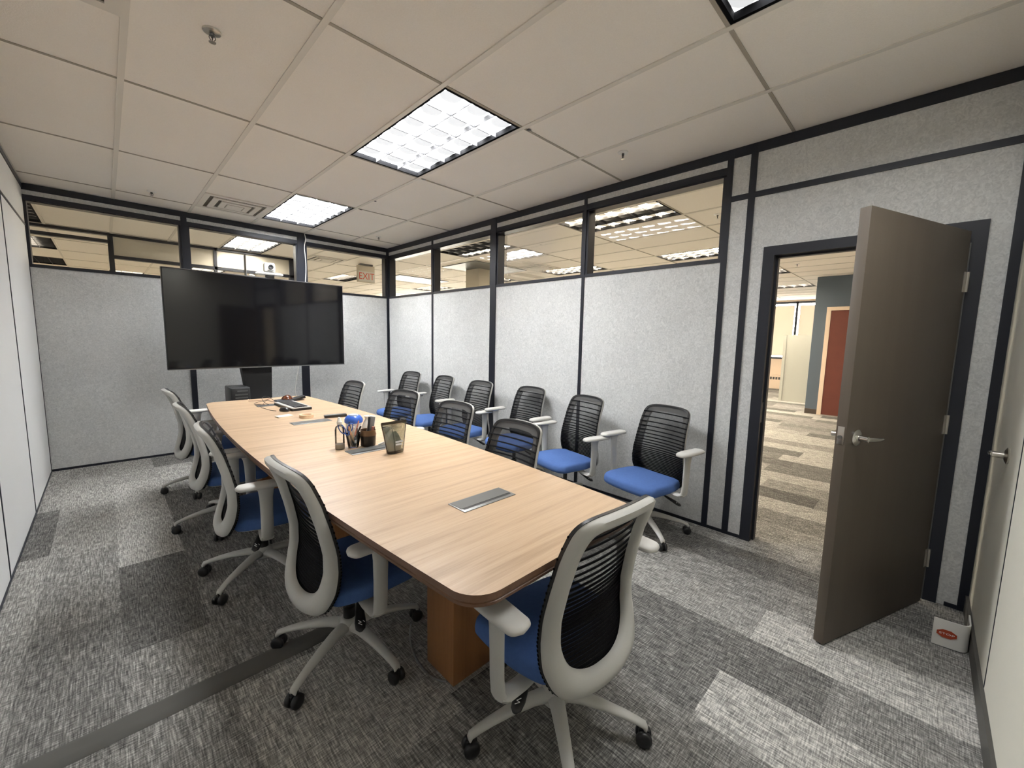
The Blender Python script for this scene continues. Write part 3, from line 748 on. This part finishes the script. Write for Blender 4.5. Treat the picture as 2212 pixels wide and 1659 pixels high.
def make_leg(parent):
    b = MB()
    pts = [(.03, 0, .122), (.09, 0, .124), (.17, 0, .113), (.245, 0, .096), (.29, 0, .082), (.318, 0, .070), (.325, 0, .055)]
    wid = [.030, .0265, .0225, .0195, .0175, .0155, .014]; hh = [.023, .019, .0155, .013, .0115, .011, .011]
    R = []
    for (x, y, z), w, h in zip(pts, wid, hh):
        R.append([(x+(h*math.sin(a)*.5 if x > .30 else 0), w*math.cos(a), z+h*math.sin(a)) for a in [2*PI*k/14 for k in range(14)]])
    b.rings(R); lg = b.build('leg', M['chair_grey'], parent, ang=60)
    b = MB()
    for s in (-1, 1):
        b.lathe([(0, s*.006), (.024, s*.006), (.0275, s*.010), (.0275, s*.022), (.022, s*.027), (.010, s*.028), (0, s*.028)], n=24, c=(.318, 0, .0275), axis='y', caps=False)
    b.tube([(.325, 0, .05), (.325, 0, .065)], .006, n=8); b.box(.300, .336, -.006, .006, .018, .054, bev=.003)
    b.build('caster', M['plastic_black'], lg, ang=50)
    return lg
proto = make_chair()
legs0 = [make_leg(proto) for _ in range(5)]
chairs = [
 ('B', 1.553, -1.095, -.066, .243, 'task chair at the near end of the table, seen from behind, closest to the camera'),
 ('A', 1.165, -.226, -1.546, 1.126, 'nearest of the four task chairs along the left side of the table'),
 ('L2', 1.053, .719, -1.672, .034, 'second nearest task chair on the left side of the table'),
 ('L3', 1.049, 1.616, -1.588, .552, 'third task chair from the camera on the left side of the table'),
 ('L4', 1.062, 2.577, -1.537, .528, 'farthest task chair on the left side of the table'),
 ('W6', 3.247, -.552, 1.391, .282, 'task chair against the right wall nearest the doorway, blue seat fully visible'),
 ('W5', 3.212, .158, 1.363, .155, 'second task chair from the doorway in the row against the right wall'),
 ('W4', 3.300, .872, 1.512, .838, 'third task chair from the doorway in the row against the right wall'),
 ('W3', 3.241, 1.588, 1.548, .809, 'fourth task chair from the doorway in the row against the right wall'),
 ('W2', 3.26, 2.325, 1.496, .769, 'fifth task chair from the doorway in the row against the right wall'),
 ('W1', 3.24, 3.045, 1.644, .48, 'task chair against the right wall farthest from the doorway, in the corner'),
 ('T1', 2.100, 2.308, 1.636, 1.247, 'farthest task chair tucked in on the right side of the table'),
 ('T2', 2.134, 1.310, 1.713, 1.226, 'second farthest task chair tucked in on the right side of the table'),
 ('T3', 2.095, .516, 1.62, .857, 'second nearest task chair tucked in on the right side of the table'),
 ('T4', 1.938, -.273, 1.549, .813, 'nearest task chair tucked in on the right side of the table'),
]
for k, (nm, x, y, th, ph, lb) in enumerate(chairs):
    o = proto if k == 0 else copy_tree(proto)
    o.location = (x, y, 0); o.rotation_euler = (0, 0, th)
    tag(o, lb, 'chair', CH_G)
    dz = {'W6': .03, 'W4': .03, 'W2': .03, 'L3': -.02, 'L4': .02}.get(nm, 0)
    for c in o.children:
        if c.name.startswith('armrest'): c.location = (0, -.038 if nm == 'B' else 0, dz)
    lg = [c for c in o.children if c.name.startswith('leg')]
    for q, l in enumerate(lg): l.rotation_euler = (0, 0, ph-th+q*2*PI/5)

# ------------------------------------------------------------------ television, stand, camera, computer
yaw = math.atan2(.10, 1.79)
tv = empty('television', (1.787, 3.40, 1.022), 'large flat black television on a stand at the far end of the room', 'television', rotz=yaw)
TW, TH = .902, 1.006
b = MB(); b.box(-TW, TW, 0, .045, 0, TH, bev=.004); b.build('tv_body', M['plastic_black'], tv)
b = MB(); b.box(-TW+.008, TW-.008, -.002, .001, .016, TH-.008); b.build('screen', M['screen'], tv)
b = MB(); b.box(-TW, TW, -.003, .046, TH, TH+.004); b.build('top_edge', M['grey_light'], tv)
b = MB(); b.box(-TW, TW, -.004, .02, -.004, .004); b.build('bottom_edge', M['grey_light'], tv)
b = MB(); b.box(-.5, .5, .045, .075, .1, .7, bev=.01); b.build('rear_housing', M['plastic_black'], tv)
st = empty('television_stand', (1.70, 3.50, 0), 'black tapered floor stand under the television', 'stand')
b = MB(); R = []
for z, xa, xb in ((.04, -.03, .14), (.67, -.11, .14), (1.01, -.155, .15), (1.30, -.18, .16)): R.append([(xa, .02, z), (xb, .02, z), (xb, .14, z), (xa, .14, z)])
b.rings(R, smooth=False); b.build('stand_column', M['black_matte'], st)
b = MB(); b.box(-.40, .45, -.15, .35, .02, .06, bev=.01); b.build('stand_base', M['black_matte'], st)
b = MB()
for sx in (-.33, .38):
    for sy in (-.1, .3): b.lathe([(0, 0), (.022, 0), (.022, .02), (0, .02)], n=16, c=(sx, sy, 0), caps=False)
b.build('stand_foot', M['plastic_black'], st)
b = MB(); b.box(-.40, .12, -.12, .02, .36, .385, bev=.004); b.box(-.40, -.37, -.12, .02, .06, .36); b.build('stand_shelf', M['black_matte'], st)
pc = empty('desktop_computer', (1.50, 3.37, .386), 'black desktop computer tower below the left half of the television', 'computer')
b = MB(); b.box(-.10, .085, -.0, .30, 0, .415, bev=.006); b.build('computer_case', mat('pc_case', (.05, .052, .055), .45), pc)
b = MB(); b.box(-.095, .08, -.012, 0, .006, .408, bev=.005); b.build('front_panel', M['plastic_black'], pc)
b = MB(); b.box(-.06, .06, -.014, -.012, .33, .345); b.box(-.06, .06, -.014, -.012, .295, .31); b.box(-.04, .06, -.0135, -.012, .37, .385); b.build('drive_bay', M['grey_metal'], pc)
b = MB()
for dx, dz in ((-.05, .25), (.0, .265), (.02, .262), (.035, .25), (.055, .27), (.06, .262)): b.box(dx, dx+.011, -.016, -.0135, dz, dz+.011)
b.build('white_connector', M['led_white'], pc)
vc = empty('video_camera', (1.843, 3.42, 2.034), 'white video conference camera on top of the television', 'camera', rotz=-.12)
b = MB(); R = [[(x, y, z) for x, y in rrect(-.125, .125, -.05, .05, .045)] for z in (.030,)]
R = []
for ins, z in ((.012, .028), (.002, .034), (0, .042), (.006, .052), (.02, .058)): R.append([(x*(1-ins/.12), y*(1-ins/.05), z) for x, y in rrect(-.14, .14, -.055, .055, .05)])
b.rings(R); b.build('camera_base', M['white_plastic'], vc)
b = MB(); b.box(-.055, .055, -.045, .045, .062, .165, bev=.018); hd = b.build('camera_head', M['white_plastic'], vc)
b = MB(); b.lathe([(0, 0), (.026, 0), (.026, .012), (.018, .013), (.0, .006)], n=24, axis='y', c=(.012, -.045, .118), caps=False); b.build('camera_lens', M['plastic_black'], hd)
b = MB(); b.tube([(-.02, -.047, .085), (.0, -.048, .077), (.02, -.048, .077), (.035, -.047, .085)], .005, n=8); b.build('sensor_slot', M['shade_grey'], hd)
b = MB(); b.box(-.04, .045, -.03, .03, -.004, .030, bev=.004); b.build('camera_mount', M['plastic_black'], vc)
dh = empty('grey_bracket', (1.575, 3.42, 2.03), 'folded grey plate standing on the television left of the video camera', 'bracket')
b = MB(); P_ = [(-.065, .0), (.03, -.035), (.046, .03)]
b.box(.032, .038, -.04, .045, 0, .225); b.build('bracket_plate', M['shade_grey'], dh)
b = MB(); b.quad((-.075, .03, .0), (.033, .03, .0), (.033, .03, .20), (-.075, .03, .15)); b.build('bracket_wing', M['clear'], dh)
b = MB(); b.tube([(0, 0, .008), (.02, .0, .014), (.05, 0, .004)], .007, n=8); tag(b.build('cable_end', M['white_plastic'], loc=(1.64, 3.40, 2.033)), 'small pale cable end lying on top of the television', 'cable end')
# white cable down the post
b = MB(); pts = catmull([(2.436, 4.027, 2.73), (2.447, 4.024, 2.66), (2.428, 4.024, 2.55), (2.440, 4.024, 2.35), (2.425, 4.02, 2.1), (2.36, 4.022, 1.5), (2.30, 4.03, 1.1), (2.299, 4.03, .95), (2.262, 4.03, .75), (2.25, 4.03, .62), (2.29, 4.03, .4), (2.28, 4.02, .05)], 5)
b.tube(pts, .0055, n=8); tag(b.build('white_cable', M['white_plastic']), 'white cable hanging down the black post behind the television', 'cable')

# ------------------------------------------------------------------ floor things
b = MB(); poly = [(-.053, 0), (-.040, .010), (-.02, .013), (.02, .013), (.040, .010), (.053, 0)]
b.rings([[(x, y, z) for y, z in poly] for x in (.01, 1.36)], caps=True, smooth=True)
tag(b.build('cable_cover', M['rubber_strip'], loc=(0, -.055, .001)), 'flat grey rubber cable cover on the carpet running under the table', 'cable cover')
b = MB(); pts = catmull([(1.52, -.50, .012), (1.46, -.40, .03), (1.40, -.43, .05), (1.355, -.50, .03), (1.335, -.60, .008), (1.35, -.66, .008), (1.372, -.69, .03)], 6)
b = MB(); pts = catmull([(1.36, -.42, .12), (1.345, -.44, .06), (1.338, -.50, .012), (1.333, -.60, .008), (1.345, -.653, .008), (1.366, -.685, .008)], 6)
b.tube(pts, .005, n=8); tag(b.build('power_cord', M['grey_light']), 'thin grey cord looping at the foot of the near table pedestal', 'cord')
# corner guard with STOP mark
sg = empty('stop_guard', (3.17, -2.13, 0), 'white curved floor guard with a red STOP octagon, in the corner behind the door', 'guard')
path = [(.006, .050), (.010, 0), (.016, -.040)]
path += [(.016+.035-.035*math.cos(a), -.040-.030*math.sin(a)) for a in [PI/2*k/6 for k in range(1, 7)]]+[(.10, -.071), (.15, -.0715)]
b = MB(); R = []
for i, (x, y) in enumerate(path):
    x0, y0 = path[max(i-1, 0)]; x1, y1 = path[min(i+1, len(path)-1)]; n = Vector((-(y1-y0), x1-x0)).normalized()*.006
    R.append([(x, y, .004), (x+n.x, y+n.y, .004), (x+n.x, y+n.y, .134), (x, y, .134)])
b.rings(R, smooth=False); b.build('guard_panel', M['white_plastic'], sg)
b = MB(); oc = [(.034*math.cos(PI/8+k*PI/4), .034*math.sin(PI/8+k*PI/4)) for k in range(8)]
b.prism(oc, 0, .001); o = b.build('stop_octagon', M['red_print'], sg); o.location = (.0085, .004, .070); o.rotation_euler = (PI/2, 0, -PI/2+.11); o.scale = (1.05, .62, 1)
text_mesh('STOP', .0205, 'stop_letters', M['white_print'], o, (0, 0, .0014), (0, 0, 0), ext=.0002)

# ------------------------------------------------------------------ things on the table
Z = TZ+.0002
# keyboard (rotated: long side runs away from the camera)
kb = empty('keyboard', (1.642, 2.09, Z), 'black and silver keyboard lying across the far part of the table', 'keyboard', rotz=math.radians(93))
b = MB(); b.rings([[(x, y, z+(.018 if y > 0 else 0)*0) for x, y in rrect(-.225, .225, -.085, .085, .012)] for z in (0, .020)], smooth=False); b.build('keyboard_body', M['plastic_black'], kb)
b = MB(); b.prism(rrect(-.222, .222, -.082, .082, .012), .0201, .027); b.build('silver_surround', mat('silver_plastic', (.62, .62, .60), .3, metal=.3), kb)
for r_ in range(5):
    b = MB()
    for c_ in range(20): b.box(-.205+c_*.0205, -.205+c_*.0205+.017, -.052+r_*.0215, -.052+r_*.0215+.018, .0271, .034, bev=.0015)
    b.build('key_row', M['plastic_black'], kb)
def mouse_obj(): 
    b = MB(); R = []
    for z, s in ((0, .9), (.006, 1), (.016, .98), (.026, .82), (.032, .55), (.034, .2)): R.append([(.030*s*math.cos(a), .052*s*math.sin(a)-(1-s)*.008, z) for a in [2*PI*k/24 for k in range(24)]])
    b.rings(R); return b
ms = empty('mouse', (1.525, 1.915, Z), 'small black mouse beside the keyboard', 'mouse', rotz=.4)
mouse_obj().build('mouse_shell', M['plastic_black'], ms)
b = MB(); b.lathe([(0, -.003), (.007, -.003), (.007, .003), (0, .003)], n=12, axis='x', c=(0, .03, .026), caps=False); b.build('scroll_wheel', M['grey_metal'], ms)
tbk = empty('trackball', (1.715, 2.50, Z), 'trackball with a glossy amber ball at the far end of the table', 'trackball')
b = MB(); b.rings([[(-.11, -.05, .001), (.07, -.055, .001), (.07, .06, .001), (-.11, .05, .001)], [(-.10, -.045, .016), (.07, -.055, .022), (.07, .06, .022), (-.10, .045, .016)]], smooth=False); b.build('trackball_body', mat('slate_plastic', (.03, .035, .045), .45), tbk)
b = MB(); b.rings([[(.07, -.055, .001), (.165, -.03, .02), (.165, .05, .02), (.07, .06, .001)], [(.07, -.055, .022), (.16, -.03, .042), (.16, .05, .042), (.07, .06, .022)]], smooth=False); b.build('wrist_rest', M['plastic_black'], tbk)
b = MB(); b.lathe([(0, 0)]+[(.052*math.cos(a), .014+.045*math.sin(a)) for a in [PI/2*k/8 for k in range(0, 8)]]+[(0, .059)], n=28, caps=False); b.build('ball', M['amber'], tbk)
# cables
def cable(pts, r, m, name, label):
    b = MB(); b.tube(catmull(pts, 6), r, n=6); return tag(b.build(name, m), label, 'cable')
cable([(1.47, 1.95, Z+.004), (1.44, 2.02, Z+.004), (1.43, 2.12, Z+.004), (1.42, 2.22, Z+.004), (1.44, 2.31, Z+.012)], .0022, M['plastic_black'], 'mouse_cable', 'thin black cable from the mouse to the far power slot')
cable([(1.60, 2.50, Z+.012), (1.56, 2.58, Z+.05), (1.50, 2.52, Z+.045), (1.49, 2.40, Z+.02), (1.50, 2.30, Z+.010)], .0024, M['plastic_black'], 'trackball_cable', 'black cable arching from the trackball into the far power slot')
cable([(1.58, 2.32, Z+.012), (1.52, 2.42, Z+.03), (1.44, 2.50, Z+.006), (1.42, 2.42, Z+.004), (1.47, 2.31, Z+.010)], .0022, M['plastic_black'], 'keyboard_cable', 'black cable looping between the keyboard and the far power slot')
cable([(1.42, 2.68, Z+.004), (1.52, 2.64, Z+.004), (1.60, 2.62, Z+.02), (1.53, 2.50, Z+.022), (1.45, 2.30, Z+.010)], .0018, mat('red_brown_cable', (.10, .03, .025), .5), 'thin_cable', 'thin reddish cable at the far left of the cable tangle on the table')
b = MB(); b.box(-.055, .055, -.035, .035, 0, .010, bev=.0015); tag(b.build('note_pad', M['paper'], loc=(1.447, 1.655, Z), rotz=.15), 'small pale note pad on the table left of the tape roll', 'note pad')
b = MB(); R = []
for (r_, z) in ((.038, 0), (.052, 0), (.052, .024), (.038, .024), (.038, 0)): R.append([(r_*math.cos(a), r_*math.sin(a), z) for a in [2*PI*k/36 for k in range(36)]])
b.rings(R, caps=False); tag(b.build('tape_roll', M['tape'], loc=(1.575, 1.52, Z), ang=30), 'roll of tan tape lying on the table near the keyboard', 'tape')
rm = empty('remote_control', (1.755, 1.395, Z+.0045), 'black remote control lying across the end of the power grommet', 'remote', rotz=math.radians(-12))
b = MB(); b.box(-.085, .085, -.022, .022, 0, .018, bev=.004); b.build('remote_body', M['plastic_black'], rm)
b = MB(); b.box(-.06, .05, -.014, .014, .0181, .0195); b.build('button_panel', M['shade_grey'], rm)
# hand sanitiser bottle
bt = empty('pump_bottle', (1.403, .430, Z), 'clear bottle with a white cap at the left of the desk clutter', 'bottle')
b = MB(); b.lathe([(0, 0), (.024, 0), (.027, .004), (.027, .115), (.022, .132), (.011, .142), (.011, .15), (0, .15)], n=28, caps=False); b.build('bottle_body', M['clear'], bt)
b = MB(); b.lathe([(0, .003), (.025, .003), (.025, .03), (0, .03)], n=24, caps=False); b.build('liquid', mat('pale_gel', (.62, .56, .48), .3), bt)
b = MB(); b.lathe([(0, .146), (.015, .146), (.015, .163), (.010, .168), (.0085, .184), (.006, .188), (0, .189)], n=24, caps=False); b.build('bottle_cap', M['white_plastic'], bt)
# scissors in the pen glass
gl = empty('pen_glass', (1.478, .418, Z), 'clear glass holding scissors, pencils and pens', 'pen holder')
b = MB(); R = [(.030, 0), (.044, .085), (.0415, .085), (.028, .004), (0, .004)]
b.lathe([(0, 0)]+R, n=32, caps=False); b.build('glass_cup', M['clear'], gl)
b = MB(); b.lathe([(0, .006), (.020, .006), (.026, .055), (0, .055)], n=20, c=(.008, .0, 0), caps=False); b.build('dark_insert', M['plastic_black'], gl)
b = MB(); b.box(-.006, .006, -.0325, -.0315, .030, .048); b.build('white_tag', M['white_print'], gl)
sc = empty('scissors', (1.452, .398, Z+.02), 'blue handled scissors standing in the pen glass', 'scissors', rotz=math.radians(-35))
b = MB()
for cx_, cz_, rx_, rz_, tilt in ((-.045, .098, .015, .030, -.5), (.0, .105, .014, .026, .35)):
    pts = []
    for k in range(21):
        a = 2*PI*k/20; x = rx_*math.cos(a); z = rz_*math.sin(a); pts.append((cx_+x*math.cos(tilt)+z*math.sin(tilt), 0, cz_-x*math.sin(tilt)+z*math.cos(tilt)))
    b.tube(pts, .0032, n=8, caps=False)
b.tube([(-.033, 0, .075), (-.012, 0, .055)], .004, n=8); b.tube([(-.007, 0, .082), (-.010, 0, .055)], .004, n=8)
b.build('scissor_handle', M['blue_plastic'], sc)
b = MB(); b.tube([(-.012, 0, .058), (.004, 0, .0), (.006, 0, -.01)], .004, rad=[.006, .004, .001], flat=.4, n=6); b.tube([(-.010, 0, .058), (.0, 0, .0), (.0, 0, -.012)], .004, rad=[.006, .004, .001], flat=.4, n=6); b.build('scissor_blade', M['metal'], sc)
def pen(x0, y0, z0, x1, y1, z1, r, m, name, label, tip=None):
    b = MB(); a = Vector((x0, y0, z0)); c = Vector((x1, y1, z1)); b.tube([a, a.lerp(c, .02), a.lerp(c, .98), c], r, rad=[r*.5, r, r, r*.7], n=8)
    o = tag(b.build(name, m), label, 'pen', 'pens and pencils in the desk holders'); return o
gx0, gy0 = 1.478, .418
pen(1.486, .402, Z+.008, 1.446, .396, Z+.128, .0042, M['wood_pencil'], 'pencil', 'tan wooden pencil leaning at the front left of the pen glass')
pen(1.474, .398, Z+.008, 1.440, .408, Z+.120, .004, M['plastic_black'], 'black_pen', 'black pen leaning beside the scissors in the pen glass')
pen(1.470, .425, Z+.012, 1.462, .440, Z+.125, .0045, M['copper'], 'brown_pen', 'brown pen standing at the back of the pen glass')
pen(1.478, .415, Z+.06, 1.478, .410, Z+.125, .0055, M['paper'], 'marker', 'cream marker in the middle of the pen glass')
pen(1.480, .430, Z+.012, 1.468, .446, Z+.150, .004, M['plastic_black'], 'ballpoint_pen', 'tall black ballpoint pen at the back of the pen glass')
pen(1.486, .420, Z+.06, 1.514, .418, Z+.155, .0045, M['copper'], 'rose_pen', 'rose coloured pen leaning right out of the pen glass')
pen(1.492, .414, Z+.06, 1.520, .404, Z+.125, .005, M['plastic_black'], 'clip_pen', 'short black pen at the right rim of the pen glass')
pen(1.488, .400, Z+.008, 1.492, .392, Z+.118, .0035, M['plastic_black'], 'stylus', 'thin black stylus at the front of the pen glass')
# dark tin
tn = empty('dark_tin', (1.563, .402, Z), 'dark round tin holding a phone and pens', 'pen holder')
b = MB(); b.lathe([(0, 0), (.040, 0), (.043, .004), (.046, .062), (.0455, .066), (.044, .066), (.040, .006), (0, .006)], n=32, caps=False); b.build('tin_body', M['cup_dark'], tn)
b = MB(); b.lathe([(.0445, .062), (.0475, .066), (.0475, .072), (.044, .086), (.045, .098), (.043, .098), (.042, .086), (.0445, .070)], n=32, caps=False); b.build('rim', mat('brass_rim', (.20, .13, .08), .3, metal=.8), tn)
ph_ = empty('handset', (1.572, .412, Z+.03), 'grey and white handset standing tilted in the dark tin', 'phone')
q = Matrix.Rotation(math.radians(14), 4, 'Y') @ Matrix.Rotation(math.radians(-8), 4, 'X')
b = MB(); b.box(-.022, .022, -.006, .008, 0, .150, bev=.005, mtx=None); b.xform(q); b.build('handset_body', M['white_plastic'], ph_)
b = MB(); b.box(-.017, .017, -.0075, -.006, .05, .143, bev=.0005); b.xform(q); b.build('handset_face', M['shade_grey'], ph_)
pen(1.552, .392, Z+.01, 1.572, .398, Z+.175, .0075, M['plastic_black'], 'black_marker', 'thick black marker in front of the handset in the dark tin')
pen(1.578, .390, Z+.05, 1.590, .388, Z+.115, .008, M['copper'], 'lipstick_tube', 'reddish tube at the right rim of the dark tin')
pen(1.584, .402, Z+.05, 1.602, .398, Z+.112, .006, M['plastic_black'], 'capped_pen', 'dark capped pen at the far right of the dark tin')
# wipes canister and white bottle
cn = empty('wipes_canister', (1.648, .80, Z), 'white canister with a blue lid behind the pen glass', 'canister')
b = MB(); b.lathe([(0, 0), (.050, 0), (.052, .004), (.052, .066), (0, .066)], n=36, caps=False); b.build('canister_body', M['wipe_white'], cn)
b = MB(); b.lathe([(0, .066), (.056, .066), (.060, .070), (.060, .090), (.050, .108), (.040, .116), (.034, .114), (0, .114)], n=36, caps=False); ld = b.build('blue_lid', M['blue_plastic'], cn)
b = MB(); b.lathe([(0, .114), (.030, .114), (.028, .122), (0, .123)], n=28, caps=False); b.build('lid_cap', mat('lid_grey', (.42, .47, .55), .3), ld)
wb = empty('white_bottle', (1.655, .60, Z), 'white bottle behind the dark tin', 'bottle')
b = MB(); b.lathe([(0, 0), (.036, 0), (.038, .004), (.037, .07), (.026, .105), (.017, .118), (.015, .128), (0, .128)], n=28, caps=False); b.build('bottle_body', M['white_plastic'], wb)
b = MB(); b.lathe([(0, .126), (.018, .126), (.022, .142), (0, .143)], n=24, caps=False); b.build('bottle_cap', M['white_plastic'], wb)
b = MB(); b.tube([(1.622, .318, Z+.018), (1.640, .315, Z+.028), (1.60, .345, Z+.010)], .006, n=8); tag(b.build('eraser_stub', M['white_plastic']), 'small white object lying between the dark tin and the pouch', 'stub')
# pouch: upright stand-up bag
pu = empty('snack_pouch', (1.608, .157, Z), 'smoky translucent stand-up pouch at the right end of the desk clutter', 'pouch', rotz=.05)
b = MB(); R = []
for z, w, d, dx in ((0, .050, .026, 0), (.006, .053, .029, 0), (.05, .060, .026, .0), (.10, .068, .018, -.002), (.15, .077, .008, -.005), (.172, .081, .002, -.006), (.182, .082, .0015, -.006)):
    R.append([(dx+w*math.copysign(abs(math.cos(a))**.7, math.cos(a)), d*math.copysign(abs(math.sin(a))**.9, math.sin(a)), z) for a in [2*PI*k/28 for k in range(28)]])
b.rings(R, caps=True); b.build('pouch_bag', M['pouch'], pu)
pd_dark = mat('pouch_dark', (.03, .027, .018), .5)
b = MB(); b.lathe([(0, .002), (.047, .002), (.049, .014), (0, .014)], n=24, caps=False); b.xform(Matrix.Diagonal((1, .5, 1, 1))); b.build('pouch_base', pd_dark, pu)
b = MB(); R = []
for z, w, d in ((.014, .040, .018), (.06, .048, .016), (.10, .030, .008), (.125, .01, .003)): R.append([(-.004+w*math.cos(a), d*math.sin(a), z) for a in [2*PI*k/16 for k in range(16)]])
b.rings(R); b.build('pouch_contents', mat('pouch_inside', (.50, .51, .46), .5), pu)
b = MB(); b.box(-.085, .073, -.0032, -.0018, .168, .184); b.tube([(-.018, -.031, .01), (-.021, -.026, .08), (-.026, -.010, .165)], .0012, n=5)
b.tube([(-.052, -.004, .01), (-.066, -.003, .09), (-.084, -.001, .18)], .0022, n=5); b.tube([(.052, -.004, .01), (.062, -.003, .09), (.074, -.001, .18)], .0022, n=5); b.build('pouch_seam', pd_dark, pu)
b = MB(); b.box(-.012, .035, -.0335, -.0325, .058, .068); b.box(-.012, .028, -.0335, -.0325, .043, .053); b.xform(Matrix.Rotation(-.12, 4, 'X')); b.build('pouch_label', M['wipe_white'], pu)
b = MB()
for k in range(9): b.box(-.012, .050-.001*k, -.0300, -.0294, .082+k*.008, .0835+k*.008)
b.xform(Matrix.Rotation(-.17, 4, 'X')); b.build('pouch_text_lines', mat('pouch_print', (.30, .33, .24), .6), pu)

# ------------------------------------------------------------------ light and view
w = bpy.data.worlds.new('world'); bpy.context.scene.world = w; w.use_nodes = True
bg = w.node_tree.nodes['Background']; bg.inputs[0].default_value = (1.0, .93, .80, 1); bg.inputs[1].default_value = 32.0
sc_ = bpy.context.scene
sc_.view_settings.view_transform = 'Standard'; sc_.view_settings.look = 'None'
sc_.view_settings.exposure = 0.0; sc_.view_settings.gamma = 1.0; sc_.view_settings.use_curve_mapping = False
